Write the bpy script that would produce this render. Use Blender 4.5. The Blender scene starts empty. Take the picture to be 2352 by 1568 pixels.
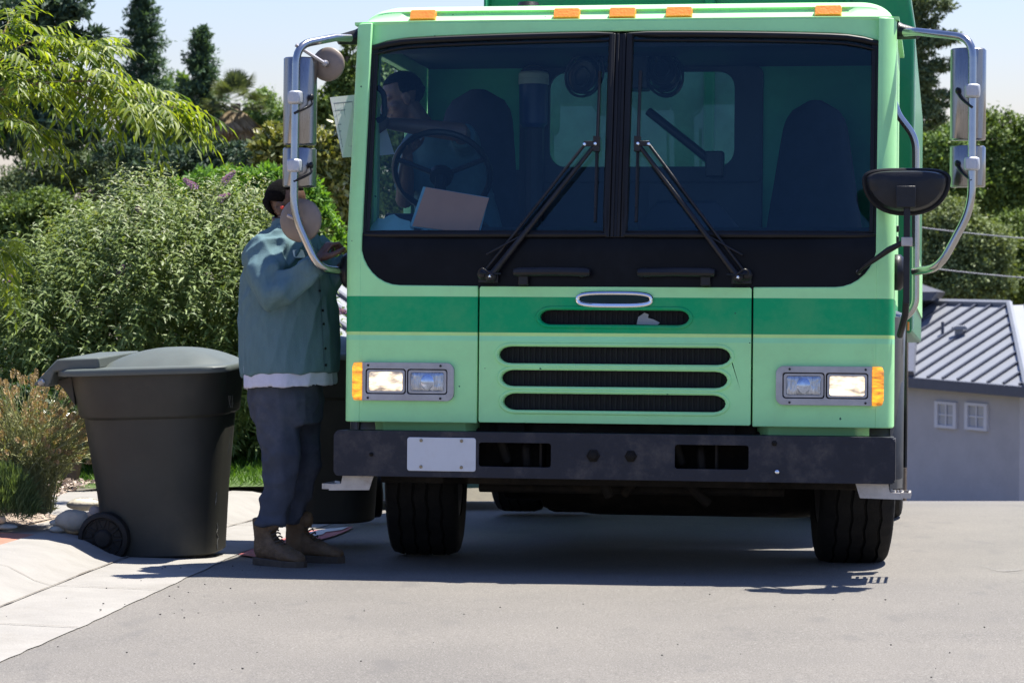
import bpy, bmesh, math, random
import numpy as np
from math import sin, cos, tan, atan, atan2, pi, radians, sqrt
from mathutils import Vector, Matrix
from mathutils.geometry import tessellate_polygon

random.seed(7)
rng = np.random.default_rng(11)
scn = bpy.context.scene
COL = scn.collection

# ---------------------------------------------------------------- camera, sky, sun, exposure
F, CX, CY, CH, HOR = 6290.0, 1176.0, 784.0, 1.66, 480.0
PITCH = atan((CY - HOR) / F)
cam_d = bpy.data.cameras.new('camera')
cam = bpy.data.objects.new('camera', cam_d)
COL.objects.link(cam)
cam.location = (0, 0, CH)
cam.rotation_euler = (pi / 2 - PITCH, 0, 0)
cam_d.sensor_width = 36.0
cam_d.lens = 36.0 * F / 2352.0
cam_d.clip_start, cam_d.clip_end = 0.1, 5000
cam_d.dof.use_dof = True
cam_d.dof.focus_distance = 12.6
cam_d.dof.aperture_fstop = 9.0
scn.camera = cam

TO_SUN = Vector((0.314, 0.245, 1.0)).normalized()
EL, AZ = math.asin(TO_SUN.z), atan2(TO_SUN.x, TO_SUN.y)
world = bpy.data.worlds.new('World')
scn.world = world
world.use_nodes = True
wn = world.node_tree
wn.nodes.clear()
sky = wn.nodes.new('ShaderNodeTexSky')
sky.sky_type = 'NISHITA'
sky.sun_disc = False
sky.sun_elevation, sky.sun_rotation = EL, AZ
sky.altitude = 50
sky.air_density, sky.dust_density, sky.ozone_density = 1.4, 0.4, 3.0
bg = wn.nodes.new('ShaderNodeBackground')
bg.inputs['Strength'].default_value = 0.064
wo = wn.nodes.new('ShaderNodeOutputWorld')
tint = wn.nodes.new('ShaderNodeMixRGB')
tint.blend_type = 'MULTIPLY'
tint.inputs[0].default_value = 1.0
tint.inputs[2].default_value = (0.575, 0.60, 0.85, 1)
wn.links.new(sky.outputs[0], tint.inputs[1])
wn.links.new(tint.outputs[0], bg.inputs[0])
wn.links.new(bg.outputs[0], wo.inputs[0])
sun_d = bpy.data.lights.new('sun', 'SUN')
sun = bpy.data.objects.new('sun', sun_d)
COL.objects.link(sun)
sun_d.energy = 3.4
sun_d.angle = radians(0.53)
sun_d.color = (1.0, 0.96, 0.88)
sun.rotation_euler = TO_SUN.to_track_quat('Z', 'Y').to_euler()
scn.view_settings.view_transform = 'Standard'
scn.view_settings.look = 'None'
scn.view_settings.exposure = 1.78
scn.view_settings.gamma = 1.0
scn.cycles.max_bounces = 8
scn.cycles.transparent_max_bounces = 12

# ---------------------------------------------------------------- picture geometry: pixels of a 2352 px wide view -> points
CAM = Vector((0, 0, CH))
def ray(x, y):
    v = Vector(((x - CX) / F, 1.0, -(y - CY) / F))
    c, s = cos(PITCH), sin(PITCH)
    return Vector((v.x, v.y * c + v.z * s, -v.y * s + v.z * c))
def at(x, y, d):
    r = ray(x, y)
    return CAM + r * (d / r.y)
def on_plane(x, y, p0, n):
    r = ray(x, y)
    return CAM + r * ((p0 - CAM).dot(n) / r.dot(n))

def road_z(d):
    """height of the road at a distance d in front of the camera: level, then falling away over a crest"""
    pts = [(-5, 0.06), (9, 0.04), (11, 0.025), (12.3, 0.0), (13.5, -0.058), (16.8, -0.222), (19, -0.39), (22, -0.69), (26, -1.17), (60, -5.6), (110, -9.0), (400, -10.0), (3000, -10.0)]
    for (a, za), (b, zb) in zip(pts, pts[1:]):
        if d <= b:
            t = (d - a) / (b - a)
            return za + (zb - za) * t
    return -10.0
def ground(x, y, dz=0.0):
    """point of the road seen at a pixel"""
    r = ray(x, y)
    lo, hi = 4.0, 21.0
    for _ in range(50):
        m = (lo + hi) / 2
        p = CAM + r * (m / r.y)
        if p.z > road_z(m) + dz: lo = m
        else: hi = m
    return CAM + r * (lo / r.y)

# ---------------------------------------------------------------- materials
MATS = {}
def mat(name, col, rough=0.6, metal=0.0, var=0.12, scale=6.0, bump=0.0, bscale=40.0, spec=0.5, coat=0.0,
        dirt=None, dirt_amt=0.0, dirt_scale=3.0, emit=None, estr=0.0, detail=6.0, stretch=None, rvar=0.0):
    if name in MATS: return MATS[name]
    m = bpy.data.materials.new(name)
    m.use_nodes = True
    nt = m.node_tree
    b = nt.nodes['Principled BSDF']
    tc = nt.nodes.new('ShaderNodeTexCoord')
    vec = tc.outputs['Object']
    if stretch:
        mp = nt.nodes.new('ShaderNodeMapping')
        mp.inputs['Scale'].default_value = stretch
        nt.links.new(vec, mp.inputs[0]); vec = mp.outputs[0]
    nz = nt.nodes.new('ShaderNodeTexNoise')
    nz.inputs['Scale'].default_value = scale
    nz.inputs['Detail'].default_value = detail
    nz.inputs['Roughness'].default_value = 0.65
    nt.links.new(vec, nz.inputs['Vector'])
    rp = nt.nodes.new('ShaderNodeValToRGB')
    rp.color_ramp.elements[0].position, rp.color_ramp.elements[1].position = 0.3, 0.7
    rp.color_ramp.elements[0].color = [c * (1 - var) for c in col] + [1]
    rp.color_ramp.elements[1].color = [min(1, c * (1 + var)) for c in col] + [1]
    nt.links.new(nz.outputs['Fac'], rp.inputs[0])
    out = rp.outputs[0]
    if dirt:
        n2 = nt.nodes.new('ShaderNodeTexNoise')
        n2.inputs['Scale'].default_value = dirt_scale
        n2.inputs['Detail'].default_value = 9
        n2.inputs['Roughness'].default_value = 0.75
        nt.links.new(vec, n2.inputs['Vector'])
        r2 = nt.nodes.new('ShaderNodeValToRGB')
        r2.color_ramp.elements[0].position = 0.5
        r2.color_ramp.elements[1].position = 0.75
        r2.color_ramp.elements[0].color = (0, 0, 0, 1)
        r2.color_ramp.elements[1].color = (dirt_amt, dirt_amt, dirt_amt, 1)
        nt.links.new(n2.outputs['Fac'], r2.inputs[0])
        mx = nt.nodes.new('ShaderNodeMixRGB')
        nt.links.new(r2.outputs[0], mx.inputs[0])
        nt.links.new(out, mx.inputs[1])
        mx.inputs[2].default_value = list(dirt) + [1]
        out = mx.outputs[0]
    nt.links.new(out, b.inputs['Base Color'])
    b.inputs['Roughness'].default_value = rough
    if rvar:
        mr = nt.nodes.new('ShaderNodeMapRange')
        mr.inputs['To Min'].default_value, mr.inputs['To Max'].default_value = max(0, rough - rvar), min(1, rough + rvar)
        nt.links.new(nz.outputs['Fac'], mr.inputs['Value'])
        nt.links.new(mr.outputs[0], b.inputs['Roughness'])
    b.inputs['Metallic'].default_value = metal
    b.inputs['Specular IOR Level'].default_value = spec
    b.inputs['Coat Weight'].default_value = coat
    b.inputs['Coat Roughness'].default_value = 0.08
    if emit:
        b.inputs['Emission Color'].default_value = list(emit) + [1]
        b.inputs['Emission Strength'].default_value = estr
    if bump:
        n3 = nt.nodes.new('ShaderNodeTexNoise')
        n3.inputs['Scale'].default_value = bscale
        n3.inputs['Detail'].default_value = 5
        nt.links.new(vec, n3.inputs['Vector'])
        bp = nt.nodes.new('ShaderNodeBump')
        bp.inputs['Strength'].default_value = bump
        bp.inputs['Distance'].default_value = 0.02
        nt.links.new(n3.outputs['Fac'], bp.inputs['Height'])
        nt.links.new(bp.outputs[0], b.inputs['Normal'])
    MATS[name] = m
    return m

def ramp_node(nt, stops, interp='CONSTANT'):
    r = nt.nodes.new('ShaderNodeValToRGB')
    cr = r.color_ramp
    cr.interpolation = interp
    while len(cr.elements) < len(stops): cr.elements.new(0.5)
    for e, (p, c) in zip(cr.elements, stops):
        e.position = p
        e.color = list(c) + [1]
    return r

def leaf_mat(name, c_dark, c_light, trans=0.35, rough=0.55, gloss=0.2, cscale=0.0):
    m = bpy.data.materials.new(name)
    m.use_nodes = True
    nt = m.node_tree
    b = nt.nodes['Principled BSDF']
    g = nt.nodes.new('ShaderNodeNewGeometry')
    r = ramp_node(nt, [(0.0, c_dark), (0.55, [(a + b2) / 2 for a, b2 in zip(c_dark, c_light)]), (1.0, c_light)], 'LINEAR')
    nt.links.new(g.outputs['Random Per Island'], r.inputs[0])
    nt.links.new(r.outputs[0], b.inputs['Base Color'])
    b.inputs['Roughness'].default_value = rough
    b.inputs['Specular IOR Level'].default_value = gloss
    t = nt.nodes.new('ShaderNodeBsdfTranslucent')
    mul = nt.nodes.new('ShaderNodeMixRGB'); mul.blend_type = 'MULTIPLY'; mul.inputs[0].default_value = 1
    mul.inputs[2].default_value = (1.5, 1.5, 0.5, 1)
    nt.links.new(r.outputs[0], mul.inputs[1])
    nt.links.new(mul.outputs[0], t.inputs['Color'])
    mx = nt.nodes.new('ShaderNodeMixShader')
    mx.inputs[0].default_value = trans
    nt.links.new(b.outputs[0], mx.inputs[1]); nt.links.new(t.outputs[0], mx.inputs[2])
    nt.links.new(mx.outputs[0], nt.nodes['Material Output'].inputs['Surface'])
    return m

def glass_mat(name, tint, gloss=0.0, spec_col=(1, 1, 1), film=0.0, film_col=(0.3, 0.35, 0.4)):
    """tinted pane: lets light straight through, mirrors the outside by Fresnel, a thin film for dust and for painted-in reflection"""
    m = bpy.data.materials.new(name)
    m.use_nodes = True
    nt = m.node_tree
    nt.nodes.clear()
    o = nt.nodes.new('ShaderNodeOutputMaterial')
    tr = nt.nodes.new('ShaderNodeBsdfTransparent'); tr.inputs[0].default_value = list(tint) + [1]
    gl = nt.nodes.new('ShaderNodeBsdfGlossy'); gl.inputs['Roughness'].default_value = 0.02
    gl.inputs[0].default_value = list(spec_col) + [1]
    fr = nt.nodes.new('ShaderNodeFresnel'); fr.inputs[0].default_value = 1.5
    mx = nt.nodes.new('ShaderNodeMixShader')
    nt.links.new(fr.outputs[0], mx.inputs[0])
    if film:
        df = nt.nodes.new('ShaderNodeBsdfDiffuse'); df.inputs[0].default_value = list(film_col) + [1]
        tc = nt.nodes.new('ShaderNodeTexCoord')
        nz = nt.nodes.new('ShaderNodeTexNoise'); nz.inputs['Scale'].default_value = 5; nz.inputs['Detail'].default_value = 10
        nz.inputs['Roughness'].default_value = 0.8
        nt.links.new(tc.outputs['Object'], nz.inputs['Vector'])
        mr = nt.nodes.new('ShaderNodeMapRange')
        mr.inputs['From Min'].default_value, mr.inputs['From Max'].default_value = 0.35, 0.75
        mr.inputs['To Min'].default_value, mr.inputs['To Max'].default_value = film * 0.4, film * 1.6
        nt.links.new(nz.outputs['Fac'], mr.inputs['Value'])
        m2 = nt.nodes.new('ShaderNodeMixShader')
        nt.links.new(mr.outputs[0], m2.inputs[0])
        nt.links.new(tr.outputs[0], m2.inputs[1]); nt.links.new(df.outputs[0], m2.inputs[2])
        nt.links.new(m2.outputs[0], mx.inputs[1])
    else:
        nt.links.new(tr.outputs[0], mx.inputs[1])
    nt.links.new(gl.outputs[0], mx.inputs[2])
    nt.links.new(mx.outputs[0], o.inputs[0])
    return m

LIGHT_GREEN = (0.40, 0.82, 0.37)
def stripe_paint():
    """cab enamel: pale green with a dark band and a thin pale line across the front, road dust and small chips"""
    m = bpy.data.materials.new('cab_paint')
    m.use_nodes = True
    nt = m.node_tree
    b = nt.nodes['Principled BSDF']
    tc = nt.nodes.new('ShaderNodeTexCoord')
    sp = nt.nodes.new('ShaderNodeSeparateXYZ')
    nt.links.new(tc.outputs['Object'], sp.inputs[0])
    mr = nt.nodes.new('ShaderNodeMapRange')
    mr.inputs['From Min'].default_value, mr.inputs['From Max'].default_value = 0.5, 1.5
    nt.links.new(sp.outputs['Z'], mr.inputs['Value'])
    lg = LIGHT_GREEN
    st = ramp_node(nt, [(0.0, lg), (0.520, (0.32, 0.78, 0.42)), (0.544, (0.54, 0.84, 0.29)), (0.562, (0.002, 0.34, 0.125)), (0.724, lg)])
    nt.links.new(mr.outputs[0], st.inputs[0])
    n2 = nt.nodes.new('ShaderNodeTexNoise'); n2.inputs['Scale'].default_value = 2.5; n2.inputs['Detail'].default_value = 9; n2.inputs['Roughness'].default_value = 0.72
    nt.links.new(tc.outputs['Object'], n2.inputs['Vector'])
    r2 = ramp_node(nt, [(0.42, (0, 0, 0)), (0.8, (0.36, 0.36, 0.36))], 'LINEAR')
    nt.links.new(n2.outputs['Fac'], r2.inputs[0])
    mx = nt.nodes.new('ShaderNodeMixRGB')
    nt.links.new(r2.outputs[0], mx.inputs[0]); nt.links.new(st.outputs[0], mx.inputs[1])
    mx.inputs[2].default_value = (0.27, 0.45, 0.19, 1)
    vo = nt.nodes.new('ShaderNodeTexVoronoi'); vo.inputs['Scale'].default_value = 9.0; vo.inputs['Randomness'].default_value = 1
    nz = nt.nodes.new('ShaderNodeTexNoise'); nz.inputs['Scale'].default_value = 60
    nt.links.new(tc.outputs['Object'], nz.inputs['Vector'])
    ad = nt.nodes.new('ShaderNodeMixRGB'); ad.blend_type = 'ADD'; ad.inputs[0].default_value = 0.02
    nt.links.new(tc.outputs['Object'], ad.inputs[1]); nt.links.new(nz.outputs['Color'], ad.inputs[2])
    nt.links.new(ad.outputs[0], vo.inputs['Vector'])
    r3 = ramp_node(nt, [(0.0, (1, 1, 1)), (0.040, (0, 0, 0))], 'CONSTANT')
    nt.links.new(vo.outputs['Distance'], r3.inputs[0])
    m3 = nt.nodes.new('ShaderNodeMixRGB')
    nt.links.new(r3.outputs[0], m3.inputs[0]); nt.links.new(mx.outputs[0], m3.inputs[1])
    m3.inputs[2].default_value = (0.03, 0.13, 0.08, 1)
    nt.links.new(m3.outputs[0], b.inputs['Base Color'])
    b.inputs['Roughness'].default_value = 0.42
    b.inputs['Specular IOR Level'].default_value = 0.14
    b.inputs['Coat Weight'].default_value = 0.06
    b.inputs['Coat Roughness'].default_value = 0.15
    return m
CABP = stripe_paint()
BODYP = mat('body_green_paint', (0.004, 0.19, 0.075), 0.4, spec=0.25, var=0.12, scale=2, coat=0.2, dirt=(0.1, 0.16, 0.1), dirt_amt=0.3)
INTG = mat('interior_green', (0.03, 0.38, 0.19), 0.5, var=0.1)
BLK = mat('black_plastic', (0.009, 0.009, 0.011), 0.42, spec=0.35, var=0.25, scale=12, bump=0.1, bscale=150, dirt=(0.05, 0.046, 0.042), dirt_amt=0.3)
RUB = mat('black_rubber', (0.007, 0.007, 0.008), 0.5, spec=0.3, var=0.3)
BLKPANEL = mat('black_gloss_panel', (0.003, 0.0035, 0.006), 0.3, var=0.3, scale=4, dirt=(0.02, 0.022, 0.03), dirt_amt=0.3, dirt_scale=2.5, spec=0.12)
BUMP = mat('bumper_steel', (0.020, 0.021, 0.029), 0.5, spec=0.25, var=0.25, scale=5, bump=0.12, bscale=60, dirt=(0.10, 0.085, 0.072), dirt_amt=0.8, dirt_scale=5, rvar=0.12)
DARK = mat('grimy_chassis', (0.012, 0.010, 0.008), 0.8, spec=0.2, var=0.5, scale=7, bump=0.3, bscale=30, dirt=(0.06, 0.045, 0.03), dirt_amt=0.6)
VOID = mat('dark_mesh', (0.006, 0.006, 0.007), 0.8, var=0.4, scale=20)
CHROME = mat('chrome', (0.75, 0.76, 0.78), 0.1, 1.0, var=0.06, scale=10)
STEEL = mat('brushed_steel', (0.30, 0.29, 0.285), 0.3, 1.0, var=0.16, scale=14, stretch=(30, 30, 1.2), rvar=0.12, dirt=(0.22, 0.2, 0.18), dirt_amt=0.5)
TUBE = mat('polished_tube', (0.42, 0.41, 0.40), 0.22, 1.0, var=0.1, scale=9)
BEZ = mat('bezel_metal', (0.36, 0.35, 0.36), 0.38, 0.75, var=0.15, scale=9, dirt=(0.15, 0.13, 0.12), dirt_amt=0.4)
CASTG = mat('clamp_cast', (0.45, 0.46, 0.48), 0.45, 0.3, var=0.1)
AMBER = mat('amber_lens', (0.95, 0.27, 0.03), 0.3, var=0.06, scale=20, coat=0.6, bump=0.2, bscale=90)
GLASSLENS = mat('lamp_glass', (0.42, 0.45, 0.50), 0.12, 0.7, var=0.4, scale=30, stretch=(3, 1, 0.6), bump=0.35, bscale=60)
TYRE = mat('tyre_rubber', (0.009, 0.0085, 0.008), 0.8, spec=0.2, var=0.3, scale=9, bump=0.15, bscale=80, dirt=(0.035, 0.03, 0.026), dirt_amt=0.35)
WHITEPL = mat('blank_plate', (0.55, 0.56, 0.58), 0.35, var=0.06, scale=8, dirt=(0.35, 0.33, 0.3), dirt_amt=0.4, dirt_scale=8)
SEATM = mat('seat_fabric', (0.012, 0.016, 0.03), 0.85, var=0.25, scale=15)
CABIN = mat('cabin_trim', (0.018, 0.026, 0.042), 0.6, var=0.2)
WINDGL = glass_mat('windscreen_glass', (0.66, 0.82, 0.86), film=0.022, film_col=(0.03, 0.10, 0.15), spec_col=(0.5, 0.8, 0.92))  # navy film colour paints in the blue of sky reflected by the screen
SIDEGL = glass_mat('side_glass', (0.75, 0.85, 0.85))

# ---------------------------------------------------------------- mesh helpers
class MB:
    def __init__(s):
        s.v, s.f = [], []
    def add(s, verts, faces):
        o = len(s.v)
        s.v += [tuple(v) for v in verts]
        s.f += [tuple(i + o for i in f) for f in faces]
        return s
    def box(s, x0, x1, y0, y1, z0, z1, M=None):
        vs = [Vector(p) for p in ((x0, y0, z0), (x1, y0, z0), (x1, y1, z0), (x0, y1, z0), (x0, y0, z1), (x1, y0, z1), (x1, y1, z1), (x0, y1, z1))]
        if M is not None: vs = [M @ v for v in vs]
        return s.add(vs, [(0, 3, 2, 1), (4, 5, 6, 7), (0, 1, 5, 4), (1, 2, 6, 5), (2, 3, 7, 6), (3, 0, 4, 7)])
    def rings(s, rings, caps=True, closed=False):
        n = len(rings[0]); vs = [p for r in rings for p in r]; fs = []
        R = len(rings)
        for i in range(R if closed else R - 1):
            for j in range(n):
                a, b = i * n, ((i + 1) % R) * n
                k = (j + 1) % n
                fs.append((a + j, a + k, b + k, b + j))
        if caps and not closed:
            fs.append(tuple(range(n - 1, -1, -1)))
            fs.append(tuple(range((R - 1) * n, R * n)))
        return s.add(vs, fs)
    def tube(s, pts, r, seg=10, caps=True, closed=False):
        pts = [Vector(p) for p in pts]
        rad = r if isinstance(r, (list, tuple)) else [r] * len(pts)
        rings = []
        n = len(pts)
        prev = None
        for i, p in enumerate(pts):
            if closed: t = pts[(i + 1) % n] - pts[i - 1]
            elif i == 0: t = pts[1] - p
            elif i == n - 1: t = p - pts[i - 1]
            else: t = (pts[i + 1] - p).normalized() + (p - pts[i - 1]).normalized()
            t.normalize()
            if prev is None:
                u = t.orthogonal().normalized()
            else:
                u = (prev - t * prev.dot(t)).normalized()
            prev = u
            w = t.cross(u)
            rings.append([p + (u * cos(2 * pi * j / seg) + w * sin(2 * pi * j / seg)) * rad[i] for j in range(seg)])
        return s.rings(rings, caps, closed)
    def lathe(s, prof, M, seg=32, caps=True):
        """prof: (radius, height) pairs; turned about the local z axis and placed by M"""
        rings = [[M @ Vector((r * cos(2 * pi * j / seg), r * sin(2 * pi * j / seg), h)) for j in range(seg)] for r, h in prof]
        return s.rings(rings, caps)
    def ball(s, c, r, M=None, seg=16, rows=10):
        c = Vector(c)
        if isinstance(r, (int, float)): r = (r, r, r)
        rings = []
        for i in range(1, rows):
            a = pi * i / rows
            rings.append([c + ((M or Matrix.Identity(3)) @ Vector((r[0] * sin(a) * cos(2 * pi * j / seg), r[1] * sin(a) * sin(2 * pi * j / seg), r[2] * cos(a)))) for j in range(seg)])
        return s.rings(rings[::-1], True)
    def plate(s, outer, holes, fn, t0, t1):
        """a slab with holes; fn(u, v, t) places a point, t0 front, t1 back"""
        loops = [outer] + list(holes)
        tris = tessellate_polygon([[Vector((u, v, 0)) for u, v in l] for l in loops])
        flat = [p for l in loops for p in l]
        n = len(flat)
        vs = [fn(u, v, t0) for u, v in flat] + [fn(u, v, t1) for u, v in flat]
        fs = []
        for a, b, c in tris:
            pa, pb, pc = flat[a], flat[b], flat[c]
            ccw = (pb[0] - pa[0]) * (pc[1] - pa[1]) - (pb[1] - pa[1]) * (pc[0] - pa[0]) > 0
            if not ccw: b, c = c, b
            fs.append((a, b, c)); fs.append((n + c, n + b, n + a))
        o = 0
        for l in loops:
            k = len(l)
            area = sum(l[i][0] * l[(i + 1) % k][1] - l[(i + 1) % k][0] * l[i][1] for i in range(k))
            inner = l is not outer
            for i in range(k):
                a, b = o + i, o + (i + 1) % k
                f = (a, n + a, n + b, b)
                if (area > 0) == inner: f = f[::-1]
                fs.append(f)
            o += k
        return s.add(vs, fs)

def obj(name, mb, m, parent=None, bevel=0.0, smooth=35, segs=2):
    me = bpy.data.meshes.new(name)
    me.from_pydata(mb.v, [], mb.f)
    me.materials.append(m)
    me.validate()
    o = bpy.data.objects.new(name, me)
    COL.objects.link(o)
    if parent is not None: o.parent = parent
    bm = bmesh.new(); bm.from_mesh(me)
    bmesh.ops.recalc_face_normals(bm, faces=bm.faces)
    bm.to_mesh(me); bm.free()
    if smooth:
        me.polygons.foreach_set('use_smooth', [True] * len(me.polygons))
        me.set_sharp_from_angle(angle=radians(smooth))
    if bevel:
        b = o.modifiers.new('bevel', 'BEVEL')
        b.width = bevel; b.segments = segs; b.limit_method = 'ANGLE'; b.angle_limit = radians(40)
        b.use_clamp_overlap = True
        b.harden_normals = False
    return o
def tag(o, label, cat=None, group=None, kind=None):
    if label: o['label'] = label
    if cat: o['category'] = cat
    if group: o['group'] = group
    if kind: o['kind'] = kind
    return o
def thing(name, label, cat, loc=(0, 0, 0), rot=None, group=None):
    o = bpy.data.objects.new(name, None)
    COL.objects.link(o)
    o.empty_display_size = 0.2
    if rot is not None: o.matrix_world = Matrix.Translation(loc) @ rot.to_4x4()
    else: o.location = loc
    return tag(o, label, cat, group)
def raw(name, v, f, m, parent=None, smooth=False):
    """numpy vertices / equal-sized faces -> mesh"""
    me = bpy.data.meshes.new(name)
    k = f.shape[1]
    me.vertices.add(len(v)); me.vertices.foreach_set('co', v.astype(np.float32).ravel())
    me.loops.add(f.size); me.loops.foreach_set('vertex_index', f.astype(np.int32).ravel())
    me.polygons.add(len(f)); me.polygons.foreach_set('loop_start', np.arange(0, f.size, k, dtype=np.int32))
    me.update(calc_edges=True)
    me.materials.append(m)
    if smooth: me.polygons.foreach_set('use_smooth', [True] * len(f))
    o = bpy.data.objects.new(name, me)
    COL.objects.link(o)
    if parent is not None: o.parent = parent
    return o

def rrect(x0, x1, z0, z1, r, n=5):
    pts = []
    for cx, cz, a0 in ((x1 - r, z0 + r, -90), (x1 - r, z1 - r, 0), (x0 + r, z1 - r, 90), (x0 + r, z0 + r, 180)):
        for i in range(n + 1):
            a = radians(a0 + 90 * i / n)
            pts.append((cx + r * cos(a), cz + r * sin(a)))
    return pts
def catmull(pts, n=6):
    pts = [Vector(p) for p in pts]
    P = [pts[0] * 2 - pts[1]] + pts + [pts[-1] * 2 - pts[-2]]
    out = []
    for i in range(1, len(P) - 2):
        for k in range(n):
            t = k / n
            out.append(0.5 * ((2 * P[i]) + (P[i + 1] - P[i - 1]) * t + (2 * P[i - 1] - 5 * P[i] + 4 * P[i + 1] - P[i + 2]) * t * t + (3 * P[i] - P[i - 1] - 3 * P[i + 1] + P[i + 2]) * t ** 3))
    out.append(pts[-1])
    return out
def fillet(pts, r, n=6):
    """polyline with rounded corners"""
    pts = [Vector(p) for p in pts]
    out = [pts[0]]
    for a, b, c in zip(pts, pts[1:], pts[2:]):
        d1, d2 = (a - b), (c - b)
        k = min(r, d1.length * 0.45, d2.length * 0.45)
        p, q = b + d1.normalized() * k, b + d2.normalized() * k
        for i in range(n + 1):
            t = i / n
            out.append(p * (1 - t) ** 2 + b * 2 * t * (1 - t) + q * t * t)
    out.append(pts[-1])
    return out

# ---------------------------------------------------------------- setting: road, gutter, kerb, beds
def sheet(name, xs, ys, zf, m, kind='structure'):
    v = np.array([(x, y, zf(x, y)) for y in ys for x in xs])
    nx = len(xs)
    f = np.array([(j * nx + i, j * nx + i + 1, (j + 1) * nx + i + 1, (j + 1) * nx + i) for j in range(len(ys) - 1) for i in range(nx - 1)])
    o = raw(name, v, f, m, smooth=True)
    return tag(o, None, kind=kind)

def asphalt_mat():
    m = bpy.data.materials.new('asphalt')
    m.use_nodes = True
    nt = m.node_tree; b = nt.nodes['Principled BSDF']
    tc = nt.nodes.new('ShaderNodeTexCoord')
    V = tc.outputs['Object']
    def noise(s, d, r=0.6):
        n = nt.nodes.new('ShaderNodeTexNoise'); n.inputs['Scale'].default_value = s; n.inputs['Detail'].default_value = d; n.inputs['Roughness'].default_value = r
        nt.links.new(V, n.inputs['Vector']); return n
    base = ramp_node(nt, [(0.32, (0.072, 0.066, 0.057)), (0.5, (0.139, 0.128, 0.112)), (0.68, (0.222, 0.203, 0.178))], 'LINEAR')
    n1 = noise(150, 5, 0.75); nt.links.new(n1.outputs['Fac'], base.inputs[0])
    big = ramp_node(nt, [(0.3, (0.86, 0.86, 0.87)), (0.7, (1.1, 1.09, 1.08))], 'LINEAR')
    n2 = noise(0.9, 7); nt.links.new(n2.outputs['Fac'], big.inputs[0])
    mu = nt.nodes.new('ShaderNodeMixRGB'); mu.blend_type = 'MULTIPLY'; mu.inputs[0].default_value = 1
    nt.links.new(base.outputs[0], mu.inputs[1]); nt.links.new(big.outputs[0], mu.inputs[2])
    vo = nt.nodes.new('ShaderNodeTexVoronoi'); vo.inputs['Scale'].default_value = 210
    nt.links.new(V, vo.inputs['Vector'])
    st = ramp_node(nt, [(0.0, (0, 0, 0)), (0.84, (0, 0, 0)), (0.90, (0.5, 0.5, 0.5))], 'LINEAR')
    nt.links.new(vo.outputs['Color'], st.inputs[0])
    m2 = nt.nodes.new('ShaderNodeMixRGB')
    nt.links.new(st.outputs[0], m2.inputs[0]); nt.links.new(mu.outputs[0], m2.inputs[1]); m2.inputs[2].default_value = (0.33, 0.31, 0.29, 1)
    # dark smears, drawn out across the road
    mp = nt.nodes.new('ShaderNodeMapping'); mp.inputs['Scale'].default_value = (2.2, 1.1, 1)
    nt.links.new(V, mp.inputs[0])
    n4 = nt.nodes.new('ShaderNodeTexNoise'); n4.inputs['Scale'].default_value = 2.3; n4.inputs['Detail'].default_value = 4
    nt.links.new(mp.outputs[0], n4.inputs['Vector'])
    sm = ramp_node(nt, [(0.60, (0, 0, 0)), (0.70, (0.38, 0.38, 0.38))], 'LINEAR')
    nt.links.new(n4.outputs['Fac'], sm.inputs[0])
    m3 = nt.nodes.new('ShaderNodeMixRGB')
    nt.links.new(sm.outputs[0], m3.inputs[0]); nt.links.new(m2.outputs[0], m3.inputs[1]); m3.inputs[2].default_value = (0.09, 0.085, 0.08, 1)
    nt.links.new(m3.outputs[0], b.inputs['Base Color'])
    b.inputs['Roughness'].default_value = 0.85
    bp = nt.nodes.new('ShaderNodeBump'); bp.inputs['Strength'].default_value = 0.35; bp.inputs['Distance'].default_value = 0.01
    nt.links.new(n1.outputs['Fac'], bp.inputs['Height']); nt.links.new(bp.outputs[0], b.inputs['Normal'])
    return m
CONC = mat('concrete', (0.245, 0.230, 0.206), 0.85, var=0.10, scale=4, bump=0.3, bscale=90, dirt=(0.17, 0.152, 0.125), dirt_amt=0.6, dirt_scale=2.2)
EARTH = mat('dry_earth', (0.10, 0.085, 0.05), 0.95, var=0.4, scale=4, bump=0.4)
MULCH = mat('bark_mulch', (0.33, 0.26, 0.20), 0.95, var=0.45, scale=45, bump=0.8, bscale=70)
GRASSG = mat('lawn_soil', (0.06, 0.10, 0.025), 0.95, var=0.3, scale=20)
BRICK = mat('red_paving', (0.34, 0.14, 0.09), 0.85, var=0.2, scale=14, bump=0.2, bscale=60)
ys = [-60, -30, -12, -5, 2, 5, 8, 9, 10, 11, 12.3, 13.5, 14, 15, 16, 16.8, 17.8, 19, 20.5, 22, 24, 26, 30, 40, 60, 80, 110, 180, 400, 900, 3000]
sheet('road', [-6, -4, -2, 0, 2, 4, 8, 14, 22], [y for y in ys if y <= 60], lambda x, y: road_z(y), asphalt_mat())
sheet('terrain', [-2500, -400, -120, -40, 0, 40, 120, 400, 2500], ys[0:1] + ys[4:5] + ys[15:], lambda x, y: road_z(y) - 0.35, EARTH)

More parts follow.
